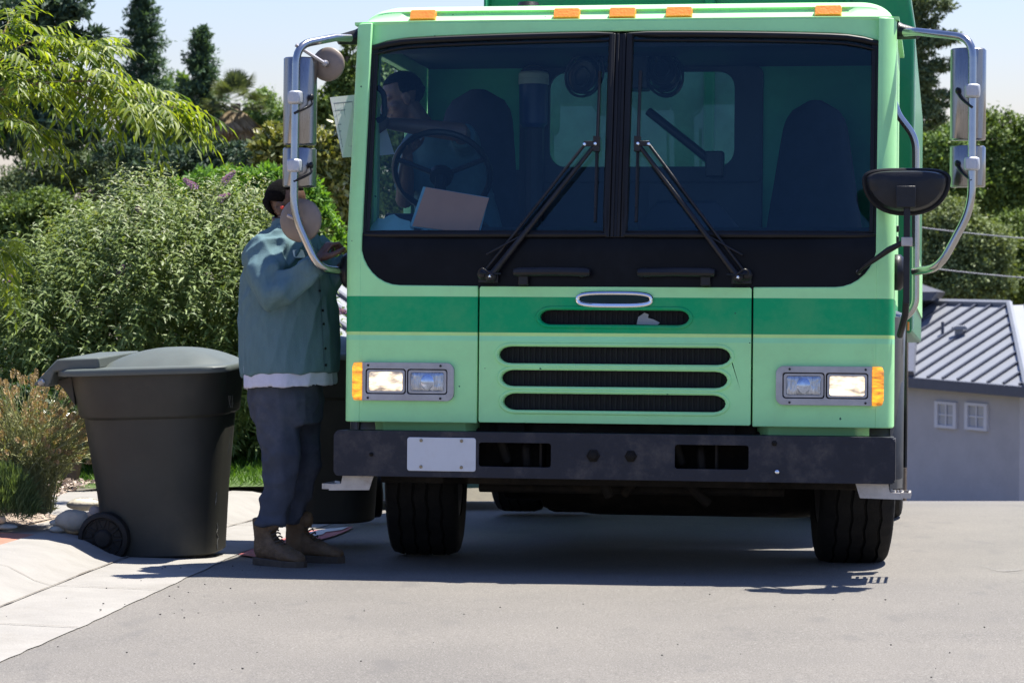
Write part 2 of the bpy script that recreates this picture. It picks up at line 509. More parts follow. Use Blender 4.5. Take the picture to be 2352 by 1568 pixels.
# kerb lines traced on the road, as points seen in the picture
EDGE = [(-500, 1740), (-150, 1590), (0, 1521), (200, 1435), (330, 1374), (440, 1322), (560, 1268), (700, 1222), (800, 1190), (880, 1166), (960, 1146)]
edge = catmull([ground(*p) for p in EDGE], 9)
def offs(poly, dist, dz):
    out = []
    for i, p in enumerate(poly):
        a, b = poly[max(0, i - 1)], poly[min(len(poly) - 1, i + 1)]
        t = Vector((b.x - a.x, b.y - a.y, 0)).normalized()
        nrm = Vector((-t.y, t.x, 0))
        q = p + nrm * dist
        q.z = dz(p, q)
        out.append(q)
    return out
def strip(name, lines, m, kind='structure'):
    n = len(lines[0])
    v = np.array([tuple(p) for l in lines for p in l])
    f = np.array([(k * n + i, k * n + i + 1, (k + 1) * n + i + 1, (k + 1) * n + i) for k in range(len(lines) - 1) for i in range(n - 1)])[:, ::-1]
    o = raw(name, v, f, m, smooth=True)
    tag(o, None, kind=kind)
    return o
rz = lambda h: (lambda p, q: road_z(p.y) + h)
def lev(h0, h1):
    """kerb heights: follow the road, then settle to the level bed behind"""
    return lambda p, q: max(road_z(p.y), -0.02 if p.y > 13.5 else road_z(p.y)) + h1 if p.y > 13.5 else road_z(p.y) + h0
g0 = offs(edge, 0.0, rz(0.004))
for p in g0: p.x += random.uniform(-0.006, 0.006)
g1 = offs(edge, 0.47, rz(0.014))
k0 = offs(edge, 0.478, rz(0.012))
k1 = offs(edge, 0.56, rz(0.035)); k2 = offs(edge, 0.68, rz(0.095)); k3 = offs(edge, 0.80, rz(0.118)); k4 = offs(edge, 0.93, rz(0.122))
strip('gutter', [g0, g1], CONC)
strip('kerb', [k0, k1, k2, k3, k4], CONC)
bed_z = lambda x, y: max(road_z(y) + 0.105, 0.085)
s0 = offs(edge, 0.935, lambda p, q: road_z(q.y) + 0.121)
s1 = offs(edge, 1.15, lambda p, q: road_z(q.y) + 0.123); s2 = [Vector((p.x - 0.75, max(17.8, p.y + 0.6), road_z(max(17.8, p.y + 0.6)) + 0.125)) for p in s1]
sm_ = [p.lerp(q, 0.5) for p, q in zip(s1, s2)]
for p in sm_: p.z = road_z(p.y) + 0.125
nL = len(edge)
cut = next(i for i, p in enumerate(edge) if p.y > 13.2)
strip('footpath', [l[cut:] for l in (s0, s1, sm_, s2)], CONC)
JOINT = mat('joint_dirt', (0.145, 0.125, 0.10), 0.95, var=0.4, scale=30)
def joint(name, P, w):
    vs = []
    for i, p in enumerate(P):
        a, b = P[max(0, i - 1)], P[min(len(P) - 1, i + 1)]
        t = Vector((b.x - a.x, b.y - a.y, 0)).normalized(); nn = Vector((-t.y, t.x, 0)) * w * (0.6 + 0.8 * random.random())
        vs += [p - nn, p + nn]
    m_ = MB(); m_.add(vs, [(2 * i, 2 * i + 1, 2 * i + 3, 2 * i + 2) for i in range(len(P) - 1)])
    return tag(obj(name, m_, JOINT, smooth=0), None, kind='structure')
joint('gutter_joint', [p.lerp(q, 0.5) + Vector((0, 0, 0.006)) for p, q in zip(g1, k0)], 0.007)
joint('footpath_joint', [p + Vector((0, 0, 0.008)) for p in s1[cut:]], 0.005)
for ii in (13, 26, 39, 52, 65):
    if ii < len(edge):
        joint('gutter_joint', [l[ii] + Vector((0, 0, 0.005)) for l in (g0, g1)], 0.003)
        joint('kerb_joint', [l[ii] + Vector((0, 0, 0.004)) for l in (k0, k1, k2, k3, k4)], 0.0025)
strip('brick_edging', [l[:cut + 1] for l in (s0, offs(edge, 1.12, lambda p, q: road_z(p.y) + 0.128))], BRICK)
strip('planting_bed', [l[:cut + 8] for l in (offs(edge, 1.10, lambda p, q: road_z(p.y) + 0.11), offs(edge, 1.6, lambda p, q: 0.125), offs(edge, 2.6, lambda p, q: 0.13), offs(edge, 5.5, lambda p, q: 0.14))], MULCH)
lawn_z = lambda y: -0.145 + 0.068 * (y - 17.7)
sheet('lawn', list(np.linspace(-6.0, 0.2, 12)), [17.72, 18, 18.5, 19, 20, 21, 22], lambda x, y: lawn_z(y) + 0.008 * sin(3 * x), GRASSG)
sheet('hillside', list(np.linspace(-40, -0.3, 8)), [22, 26, 34, 48, 60], lambda x, y: 0.14 - 0.1 * (y - 22), EARTH)

# painted marks on the ground
REDP = mat('red_marking_paint', (0.44, 0.12, 0.11), 0.8, var=0.25, scale=25, dirt=(0.42, 0.38, 0.34), dirt_amt=0.75, dirt_scale=14)
WHTP = mat('white_marking_paint', (0.6, 0.57, 0.53), 0.8, var=0.2, scale=30)
def mark(name, pts, m, h):
    b = MB(); b.add([ground(x, y) + Vector((0, 0, h)) for x, y in pts], [tuple(range(len(pts)))])
    return tag(obj(name, b, m, smooth=0), None, kind='structure')
mark('red_paint_marking', [(548, 1277), (600, 1256), (700, 1223), (812, 1212), (800, 1221), (770, 1233), (735, 1243), (690, 1254), (640, 1271), (590, 1283)], REDP, 0.010)
mark('white_paint_marking', [(700, 1229), (755, 1219), (800, 1215), (785, 1222), (748, 1227), (742, 1232), (712, 1239)], WHTP, 0.015)
CHALK = mat('chalk', (0.175, 0.166, 0.156), 0.9, var=0.3, scale=50)
ck = MB()
for pts in ([(2250, 1300), (2300, 1312), (2350, 1309)],):
    P = catmull([ground(*p) + Vector((0, 0, 0.005)) for p in pts], 6)
    vs = []
    for i, p in enumerate(P):
        w = 0.004 + 0.012 * random.random()
        vs += [p + Vector((0, w, 0)), p - Vector((0, w, 0))]
    ck.add(vs, [(2 * i, 2 * i + 1, 2 * i + 3, 2 * i + 2) for i in range(len(P) - 1)])
tag(obj('chalk_marking', ck, CHALK, smooth=0), None, kind='structure')

# ---------------------------------------------------------------- the refuse truck
TR = Matrix.Rotation(radians(-9), 3, 'Z') @ Matrix.Rotation(radians(-3.25), 3, 'X')
TO = Vector((0.438, 12.3, 0.04))
TRI = TR.transposed()
def tl(x, y, ly):
    """truck coordinates (right, back, up) of the point seen at a pixel, a distance ly behind the bumper face"""
    o, d = TRI @ (CAM - TO), TRI @ ray(x, y)
    return o + d * ((ly - o.y) / d.y)
truck = thing('refuse_truck', 'green cab-over refuse truck stopped on the road with one lit headlamp in each pair', 'truck', TO, TR)
def yf(x, z):
    c = max(0.0, (abs(x) - 0.75) / 0.45)
    return 0.12 + max(0.0, z - 1.5) * 0.19 + (0.035 * c ** 2 if z > 1.28 else 0.0)
flat = lambda y0: (lambda u, v, t: Vector((u, y0 + t, v)))
sm2 = [-1, 1]

# cab shell: corner panels, pillars, header, sides, back, floor
shell = MB()
def corner_poly(s):
    pts = [(-1.195, 0.645), (-0.632, 0.645), (-0.632, 1.276), (-1.00, 1.278)]
    for i in range(1, 9):
        a = radians(90 * i / 8)
        pts.append((-1.00 - 0.185 * sin(a), 1.478 - 0.20 * cos(a)))
    pts.append((-1.195, 1.478))
    if s > 0: pts = [(-u, v) for u, v in pts][::-1]
    return pts
LX0, LX1, LZ0, LZ1 = 0.738, 1.240, 0.745, 0.921
for s in sm2:
    hole = rrect(0.75, 1.175, 0.757, 0.909, 0.03)
    hole = [(s * u, v) for u, v in hole]
    shell.plate(corner_poly(s), [hole], flat(0.12), 0, 0.05)
    # rounded corner column from skirt to roof
    zz = [0.645, 0.9, 1.2, 1.3, 1.5, 1.7, 1.9, 2.1, 2.3, 2.515]
    rings = []
    for z in zz:
        y0 = 0.12 + max(0, z - 1.5) * 0.19
        dr = -0.010
        ring = [Vector((s * 1.181, y0 + 0.03, z)), Vector((s * 1.181, y0 - 0.0015, z)), Vector((s * 1.195, y0 - 0.0015, z))]
        for i in range(1, 7):
            a = radians(90 * i / 6)
            ring.append(Vector((s * (1.195 + (0.057 - dr) * sin(a)), y0 + 0.07 - 0.07 * cos(a), z)))
        ring += [Vector((s * (1.252 - dr), 0.62, z)), Vector((s * (1.22 - dr), 0.62, z)), Vector((s * 1.195, 0.40, z))]
        rings.append(ring)
    shell.rings(rings)
    # side with door opening window
    side = [(0.60, 0.70), (1.88, 0.70), (1.88, 2.515), (0.60, 2.515)]
    shell.plate(side, [rrect(0.66, 1.45, 1.50, 2.40, 0.06)], lambda u, v, t, s=s: Vector((s * (1.250 - t), u, v)), 0, 0.04)
    # skirt under the corner panel
    sk = []
    for x, y0 in ((-1.15, 0.30), (-1.09, 0.19), (-0.70, 0.17), (-0.645, 0.25)):
        sk.append([Vector((s * x, y0, 0.66)), Vector((s * x, y0 + 0.035, 0.60)), Vector((s * (x + 0.02 * (1 if x < -1.1 else -1 if x > -0.66 else 0)), y0 + 0.07, 0.555)), Vector((s * x, 0.45, 0.555)), Vector((s * x, 0.45, 0.66))])
    shell.rings(sk)
# header over the windscreens
top = [(-1.2 + 2.4 * i / 24, 0) for i in range(25)]
hd = [(x, 2.463 - 0.022 * (x / 1.05) ** 2 - 0.03 * max(0, (abs(x) - 1.0) / 0.2) ** 2) for x, _ in top]
rows = []
for (x, z) in hd:
    rows.append([Vector((x, yf(x, z), z)), Vector((x, yf(x, 2.515), 2.515)), Vector((x, yf(x, 2.515) + 0.06, 2.515)), Vector((x, yf(x, z) + 0.05, z))])
shell.rings(rows)
shell.box(-1.22, 1.22, 0.35, 1.88, 0.86, 0.90)
obj('cab_shell', shell, CABP, truck, bevel=0.008, smooth=40)

back = MB()
back.plate(rrect(-1.195, 1.195, 0.9, 2.5, 0.02, 1), [rrect(-0.56, 0.43, 1.925, 2.445, 0.09)], flat(1.80), 0, 0.05)
obj('cab_back_wall', back, INTG, truck)
lin = MB()
lin.box(-1.19, 1.19, 0.42, 1.79, 2.455, 2.495)
lin.box(-1.19, 1.19, 0.40, 0.60, 2.40, 2.455)
lin.box(-1.0, 0.56, 1.765, 1.797, 0.95, 1.925)
lin.plate(rrect(-0.70, 0.56, 1.86, 2.455, 0.04), [rrect(-0.545, 0.415, 1.94, 2.43, 0.085)], flat(1.75), 0, 0.045)
lin.box(-0.02, 0.56, 1.70, 1.75, 0.95, 1.85)
obj('cab_lining', lin, CABIN, truck, bevel=0.012)
rwg = MB(); rwg.add([Vector((x, 1.83, z)) for x, z in rrect(-0.55, 0.42, 1.935, 2.435, 0.085)], [tuple(range(24))])
obj('rear_window', rwg, glass_mat('rear_glass', (0.55, 0.7, 0.66), film=0.22, film_col=(0.22, 0.3, 0.27)), truck, smooth=0)
sw = MB(); sw.add([Vector((1.215, u, v)) for u, v in rrect(0.655, 1.455, 1.495, 2.405, 0.06)], [tuple(range(24))])
obj('side_window', sw, SIDEGL, truck, smooth=0)

# dashboard, seats, wheel, console
dash = MB()
prof = [(0.30, 0.92), (0.26, 1.30), (0.30, 1.535), (0.40, 1.56), (0.62, 1.54), (0.72, 1.48), (0.70, 0.92)]
dash.rings([[Vector((x, y, z)) for y, z in prof] for x in np.linspace(-1.19, 1.19, 14)])
dash.rings([[Vector((x, y, z + h)) for y, z in ((0.44, 1.52), (0.48, 1.63), (0.70, 1.62), (0.78, 1.5))] for x, h in ((-1.15, 0), (-0.72, 0.0), (-0.66, -0.06))])
dash.rings([[Vector((x, y, z + h)) for y, z in ((0.55, 1.5), (0.62, 1.70), (1.1, 1.68), (1.2, 1.4))] for x, h in ((0.05, -0.1), (0.14, 0.0), (0.42, 0.0), (0.52, -0.12))])
obj('dashboard', dash, CABIN, truck, bevel=0.015)
def seat(cx, wtop, wbot, ztop, name='seat'):
    b = MB()
    rg = []
    for t in np.linspace(0, 1, 20):
        z = 1.35 + (ztop - 1.35) * t
        w = wbot + (wtop - wbot) * t
        if t > 0.82: w *= max(0.0, 1 - ((t - 0.82) / 0.185) ** 2.6) ** 0.5
        y = 1.32 + 0.10 * t
        rg.append([Vector((cx + w * cos(a) * (0.9 + 0.1 * abs(cos(a))), y + 0.075 * sin(a), z)) for a in np.linspace(0, 2 * pi, 17)[:-1]])
    b.rings(rg)
    b.rings([[Vector((cx + u, y, z)) for u, z in rrect(-wbot, wbot, 1.22, 1.37, 0.06, 3)] for y in (0.82, 0.88, 1.30, 1.36)])
    b.box(cx - 0.2, cx + 0.2, 0.95, 1.3, 0.9, 1.23)
    return obj(name, b, SEATM, truck, smooth=60)
seat(-0.86, 0.165, 0.255, 2.305); seat(0.845, 0.14, 0.275, 2.24)
swb = MB()
Ms = Matrix.Translation((-0.93, 0.80, 1.845)) @ Matrix.Rotation(radians(-52), 4, 'X')
swb.tube([Ms @ Vector((0.235 * cos(a), 0.235 * sin(a), 0)) for a in np.linspace(0, 2 * pi, 41)[:-1]], 0.016, 8, closed=True)
for a in (200, 340, 90):
    swb.tube([Ms @ Vector((0, 0, -0.03)), Ms @ Vector((0.23 * cos(radians(a)), 0.23 * sin(radians(a)), 0))], 0.013, 8)
swb.lathe([(0.055, -0.05), (0.06, -0.02), (0.04, 0.0)], Ms, 16)
swb.tube([Ms @ Vector((0, 0, -0.03)), Vector((-0.93, 0.55, 1.45))], 0.03, 10)
obj('steering_wheel', swb, BLK, truck)
fanm = mat('fan_cage', (0.02, 0.03, 0.05), 0.4, var=0.2)
for cx, cz, tilt in ((-0.30, 2.37, 0.5), (0.10, 2.365, -0.35)):
    fb = MB()
    Mf = Matrix.Translation((cx, 1.28, cz)) @ Matrix.Rotation(tilt, 4, 'Y') @ Matrix.Rotation(radians(90 + 25 * (1 if cx < 0 else -1)), 4, 'X')
    for h, r in ((-0.05, 0.05), (-0.045, 0.09), (-0.03, 0.115), (0.0, 0.125), (0.03, 0.115), (0.045, 0.09), (0.05, 0.05)):
        fb.tube([Mf @ Vector((r * 0.75 * cos(a), r * cos(0) * sin(a), h)) for a in np.linspace(0, 2 * pi, 25)[:-1]], 0.006, 6, closed=True)
    fb.lathe([(0.02, -0.05), (0.09, -0.03), (0.10, 0.0), (0.09, 0.03), (0.02, 0.05)], Mf @ Matrix.Diagonal((0.75, 1, 1, 1)), 18)
    fb.tube([Vector((cx, 1.28, cz)), Vector((cx * 0.6, 1.28, 2.46))], 0.018, 8)
    obj('cabin_fan', fb, fanm, truck)
con = MB(); con.box(-0.17, 0.02, 1.25, 1.4, 2.29, 2.46); obj('overhead_console', con, CABIN, truck, bevel=0.01)
bar = MB(); bar.tube([Vector((0.0, 1.45, 2.20)), Vector((0.34, 1.42, 1.93))], 0.024, 8); bar.box(0.30, 0.39, 1.36, 1.46, 1.86, 1.99)
obj('seat_belt_arm', bar, BLK, truck, bevel=0.008)
gh = MB()
gh.tube(fillet([tl(866, 200, 0.5), tl(882, 215, 0.5), tl(884, 268, 0.5), tl(866, 278, 0.5)], 0.03), 0.014, 8)
obj('grab_handle', gh, BLK, truck)

# black panel under the glass, centre pillar, gaskets
bp = MB()
rows = []
for z in (1.262, 1.30, 1.36, 1.42, 1.47, 1.515):
    rows.append([Vector((x, 0.135 + (0.0 if z < 1.5 else 0.006), z)) for x in np.linspace(-1.198, 1.198, 20)])
nv = len(rows[0])
bp.add([p for r in rows for p in r], [(i * nv + j, i * nv + j + 1, (i + 1) * nv + j + 1, (i + 1) * nv + j) for i in range(5) for j in range(nv - 1)])
bp.box(-1.198, 1.198, 0.155, 0.20, 1.26, 1.515)
obj('black_front_panel', bp, BLKPANEL, truck, smooth=20)
cp = MB()
for x0, x1, dy in ((-0.044, -0.026, -0.010), (-0.024, -0.007, -0.004), (-0.008, 0.008, 0.012), (0.007, 0.024, -0.004), (0.026, 0.044, -0.010), (-0.046, 0.046, 0.004)):
    cp.rings([[Vector((x0, yf(0, z) + dy, z)), Vector((x1, yf(0, z) + dy, z)), Vector((x1, yf(0, z) + 0.04, z)), Vector((x0, yf(0, z) + 0.04, z))] for z in (1.50, 2.452)])
obj('centre_pillar', cp, RUB, truck, bevel=0.004)
for s in sm2:
    top_z = lambda x: 2.447 - 0.022 * (x / 1.05) ** 2 - 0.028 * max(0, (abs(x) - 1.0) / 0.2) ** 2
    # pane grid
    xs = np.linspace(0.04, 1.192, 16)
    v = []; n_z = 8
    for k in range(n_z):
        for x in xs:
            z = 1.512 + (top_z(x) - 1.512) * k / (n_z - 1)
            v.append(Vector((s * x, yf(x, z) + 0.008, z)))
    nx = len(xs)
    pb = MB(); pb.add(v, [(k * nx + i, k * nx + i + 1, (k + 1) * nx + i + 1, (k + 1) * nx + i) for k in range(n_z - 1) for i in range(nx - 1)])
    pane = obj('windscreen_pane', pb, WINDGL, truck)
    gk = MB()
    loop = [(x, 1.512) for x in np.linspace(0.044, 1.19, 14)] + [(1.19 , z) for z in np.linspace(1.6, 2.36, 8)] + [(x, top_z(x)) for x in np.linspace(1.19, 0.044, 16)] + [(0.044, z) for z in np.linspace(2.3, 1.6, 6)]
    gk.tube([Vector((s * x, yf(x, z) - 0.002, z)) for x, z in loop], 0.014, 8, closed=True)
    loop2 = [(0.044 + (x - 0.044) * 0.972 + 0.008, 1.512 + (z - 1.512) * 0.955 + 0.014) for x, z in loop]
    gk.tube([Vector((s * x, yf(x, z) - 0.001, z)) for x, z in loop2], 0.006, 8, closed=True)
    # broad black upright beside the green pillar
    gk.rings([[Vector((s * 1.150, yf(1.15, z) + 0.0, z)), Vector((s * 1.199, yf(1.199, z) - 0.012, z)), Vector((s * 1.203, yf(1.2, z) + 0.02, z)), Vector((s * 1.155, yf(1.15, z) + 0.03, z))] for z in (1.50, 1.8, 2.1, 2.405)])
    obj('windscreen_gasket', gk, RUB, pane)

# hood panel with four intake slots, and the dark mesh behind
def slot(x0, x1, z0, z1):
    h = (z1 - z0) / 2
    pts = []
    for i in range(9):
        a = radians(-90 + 180 * i / 8)
        pts.append((x1 - h * 1.5 + h * 1.5 * cos(a), (z0 + z1) / 2 + h * sin(a)))
    for i in range(9):
        a = radians(90 + 180 * i / 8)
        pts.append((x0 + h * 1.5 + h * 1.5 * cos(a), (z0 + z1) / 2 + h * sin(a)))
    return pts
SL = [(-0.344, 0.342, 1.101, 1.168), (-0.534, 0.531, 0.922, 1.000), (-0.521, 0.518, 0.817, 0.892), (-0.512, 0.511, 0.708, 0.785)]
hood = MB()
hood.plate(rrect(-0.624, 0.624, 0.650, 1.274, 0.006, 1), [slot(*q) for q in SL], flat(0.118), 0, 0.045)
ho = obj('hood_panel', hood, CABP, truck, bevel=0.011, segs=3)
for q in SL:
    r = MB()
    sl = slot(q[0] - 0.012, q[1] + 0.012, q[2] - 0.010, q[3] + 0.010)
    r.tube([Vector((u, 0.119, v)) for u, v in sl], 0.0085, 8, closed=True)
    obj('slot_lip', r, CABP, ho)
scr = MB(); scr.box(-0.60, 0.60, 0.175, 0.19, 0.66, 1.25)
for k in range(46): scr.box(-0.58 + k * 0.0252, -0.572 + k * 0.0252, 0.168, 0.174, 0.66, 1.25)
obj('intake_mesh', scr, VOID, truck, smooth=0)
leafm = mat('torn_paper', (0.30, 0.31, 0.33), 0.8)
lf = MB(); P = [tl(x, y, 0.155) for x, y in ((1462, 745), (1466, 728), (1480, 718), (1490, 722), (1488, 730), (1500, 733), (1516, 741), (1510, 746))]
lf.add(P + [p + Vector((0, 0.003, 0)) for p in P], [tuple(range(8)), tuple(range(15, 7, -1))])
tag(obj('paper_scrap', lf, leafm, smooth=0), 'torn grey paper scrap caught in the top intake slot of the truck', 'paper scrap')
bpy.data.objects['paper_scrap'].matrix_world = Matrix.Translation(TO) @ TR.to_4x4()
bad = MB()
ov = lambda rx, rz, e: [(0.0 + rx * abs(cos(a)) ** e * (1 if cos(a) > 0 else -1), 1.2165 + rz * abs(sin(a)) ** e * (1 if sin(a) > 0 else -1)) for a in np.linspace(0, 2 * pi, 41)[:-1]]
bad.tube([Vector((u, 0.112, v)) for u, v in ov(0.169, 0.0285, 0.62)], 0.0105, 10, closed=True)
badge = obj('badge_rim', bad, CHROME, truck)
bc = MB(); pts = ov(0.165, 0.026, 0.62); bc.rings([[Vector((u, 0.115, v)) for u, v in pts], [Vector((u * 0.9, 0.107, 1.2165 + (v - 1.2165) * 0.8)) for u, v in pts]])
obj('badge_centre', bc, mat('badge_enamel', (0.003, 0.022, 0.025), 0.35, var=0.3, spec=0.2), badge)

# headlamp clusters
LIT = mat('lit_headlamp_lens', (0.5, 0.42, 0.34), 0.2, var=0.3, scale=30, emit=(1.0, 0.78, 0.52), estr=1.9, bump=0.3, bscale=90)
def lit_variation(m, s, lo, hi):
    nt = m.node_tree; b = nt.nodes['Principled BSDF']
    tc = nt.nodes.new('ShaderNodeTexCoord'); mp = nt.nodes.new('ShaderNodeMapping'); mp.inputs['Scale'].default_value = s
    nz = nt.nodes.new('ShaderNodeTexNoise'); nz.inputs['Scale'].default_value = 14; nz.inputs['Detail'].default_value = 3
    mr = nt.nodes.new('ShaderNodeMapRange'); mr.inputs['From Min'].default_value, mr.inputs['From Max'].default_value = 0.3, 0.7
    mr.inputs['To Min'].default_value, mr.inputs['To Max'].default_value = lo, hi
    nt.links.new(tc.outputs['Object'], mp.inputs[0]); nt.links.new(mp.outputs[0], nz.inputs['Vector'])
    nt.links.new(nz.outputs['Fac'], mr.inputs['Value']); nt.links.new(mr.outputs[0], b.inputs['Emission Strength'])
lit_variation(LIT, (1.2, 1, 3), 0.06, 0.8)
ALIT = mat('lit_amber_lens', (0.85, 0.25, 0.02), 0.25, var=0.1, scale=20, coat=0.6, emit=(1.0, 0.36, 0.01), estr=0.6, bump=0.25, bscale=90)
lit_variation(ALIT, (1.5, 1, 5), 0.05, 0.6)
for s in sm2:
    fx = (lambda u, s=s: s * u)
    b = MB()
    outer = [(fx(u), v) for u, v in rrect(LX0, 1.168, LZ0, LZ1, 0.035)]
    # square end next to the amber lamp
    outer = [(fx(1.168), LZ0), (fx(1.168), LZ1)] + [(fx(u), v) for u, v in rrect(LX0, 1.168, LZ0, LZ1, 0.035)[12:]]
    holes = [[(fx(u), v) for u, v in rrect(0.768, 0.957, 0.775, 0.892, 0.014)], [(fx(u), v) for u, v in rrect(0.962, 1.152, 0.775, 0.892, 0.014)]]
    b.plate(outer, holes, flat(0.100), 0, 0.028)
    bez = obj('headlamp_bezel', b, BEZ, truck, bevel=0.004)
    for u in (0.80, 1.14):
        for v in (0.757, 0.907):
            sc = MB()
            sc.lathe([(0.0055, 0), (0.0055, 0.006)], Matrix.Translation((fx(u), 0.101, v)) @ Matrix.Rotation(radians(90), 4, 'X'), 8)
            obj('screw', sc, BLK, bez)
    bk = MB(); bk.box(min(fx(0.752), fx(1.172)), max(fx(0.752), fx(1.172)), 0.131, 0.16, 0.759, 0.907)
    obj('lamp_housing', bk, BLK, bez)
    # amber corner lamp, wrapping round
    am = MB()
    rg = []
    for i in range(9):
        t = i / 8
        u = 1.1695 + 0.066 * sin(t * pi / 2)
        y = 0.098 + 0.075 * (1 - cos(t * pi / 2))
        hz = 0.087 * (1 - 0.34 * t ** 4)
        zc = 0.833
        rg.append([Vector((fx(u), y + (0 if abs(w) < 0.9 else 0.006), zc + w * hz)) for w in np.linspace(-1, 1, 9)] + [Vector((fx(min(u, 1.205)), max(y, 0.15) + 0.03, zc + w * hz)) for w in np.linspace(1, -1, 5)])
    am.rings(rg)
    obj('indicator_lamp', am, ALIT, truck)
    for k, (u0, u1) in enumerate(((0.777, 0.948), (0.972, 1.143))):
        fr = MB(); fr.plate([(fx(u), v) for u, v in rrect(u0 - 0.004, u1 + 0.004, 0.780, 0.887, 0.012)], [[(fx(u), v) for u, v in rrect(u0 + 0.007, u1 - 0.007, 0.790, 0.877, 0.01)]], flat(0.104), 0, 0.02)
        hl = obj('headlamp', fr, BEZ, truck, bevel=0.003)
        ln = MB()
        pr = rrect(u0 + 0.004, u1 - 0.004, 0.787, 0.880, 0.014)
        cxm, czm = (u0 + u1) / 2, 0.8335
        ln.rings([[Vector((fx(cxm + (u - cxm) * k2), y, czm + (v - czm) * k2)) for u, v in pr] for k2, y in ((1, 0.122), (1, 0.111), (0.95, 0.106), (0.6, 0.103), (0.2, 0.102))])
        obj('lens', ln, LIT if k == 1 else GLASSLENS, hl, smooth=60)
        if k == 0:
            rf = MB(); rf.ball((fx(cxm), 0.104, czm), (0.032, 0.008, 0.036))
            obj('bulb_shield', rf, mat('bulb_shield', (0.45, 0.52, 0.66), 0.12, 0.85, var=0.3, scale=25), hl)

# roof cap with five marker lamps
cap = MB()
prof = [(0.318, 2.508), (0.314, 2.522), (0.345, 2.527), (0.352, 2.530), (0.375, 2.548), (0.398, 2.570), (0.400, 2.578), (0.45, 2.598), (0.55, 2.617), (0.8, 2.632), (1.4, 2.63), (1.9, 2.60), (1.9, 2.508)]
rg = []
for x in list(np.linspace(-1.272, -1.08, 14)) + [-1.062, -1.048] + list(np.linspace(-1.03, 1.03, 15)) + [1.048, 1.062] + list(np.linspace(1.08, 1.272, 14)):
    g = 1.0
    if abs(x) > 1.08: g = max(0.0, 1 - ((abs(x) - 1.08) / 0.165) ** 2.3) ** 0.5 if abs(x) < 1.245 else 0.0
    dyc = 0.03 * max(0, (abs(x) - 0.75) / 0.5) ** 2
    rr = []
    for i, (y, z) in enumerate(prof):
        zz = z if z <= 2.523 else 2.523 + (z - 2.523) * g
        rec = min(1.0, max(0.0, (1.062 - abs(x)) / 0.03))
        yy = y + dyc + ((1 - g) * 0.06 if 3 <= i <= 8 else 0) + (0.014 * rec if i in (3, 4, 5) else 0.0)
        rr.append(Vector((x, yy, zz)))
    rg.append(rr)
cap.rings(rg)
roof = obj('roof_cap', cap, CABP, truck, smooth=50)
for x in (-0.95, -0.266, -0.004, 0.260, 0.948):
    lm = MB()
    Ml = Matrix.Translation((x, 0.378 + 0.03 * max(0, (abs(x) - 0.75) / 0.5) ** 2, 2.549)) @ Matrix.Rotation(radians(-30), 4, 'X')
    pr = rrect(-0.062, 0.062, -0.026, 0.026, 0.006)
    lm.rings([[Ml @ Vector((u * k, y, v * k)) for u, v in pr] for k, y in ((1, 0.01), (1, -0.014), (0.93, -0.022))])
    lamp = obj('marker_lamp', lm, AMBER, roof, smooth=50)
    sc = MB()
    for u in (-0.05, 0.05): sc.lathe([(0.0045, 0), (0.0045, 0.005)], Ml @ Matrix.Translation((u, -0.021, 0)) @ Matrix.Rotation(radians(90), 4, 'X'), 8)
    sc.box(-0.025, 0.025, -0.0235, -0.02, 0.002, 0.008, Ml)
bc = MB()
bc.tube([Vector((-0.62, 1.5, 2.62)), Vector((-0.62, 1.5, 2.70))], 0.03, 12)
bc.tube([Vector((-0.62, 1.5, 2.68)), Vector((-0.62, 1.5, 2.70)), Vector((-0.62, 1.5, 2.76))], [0.075, 0.08, 0.05], 14)
obj('roof_beacon', bc, BLK, truck)

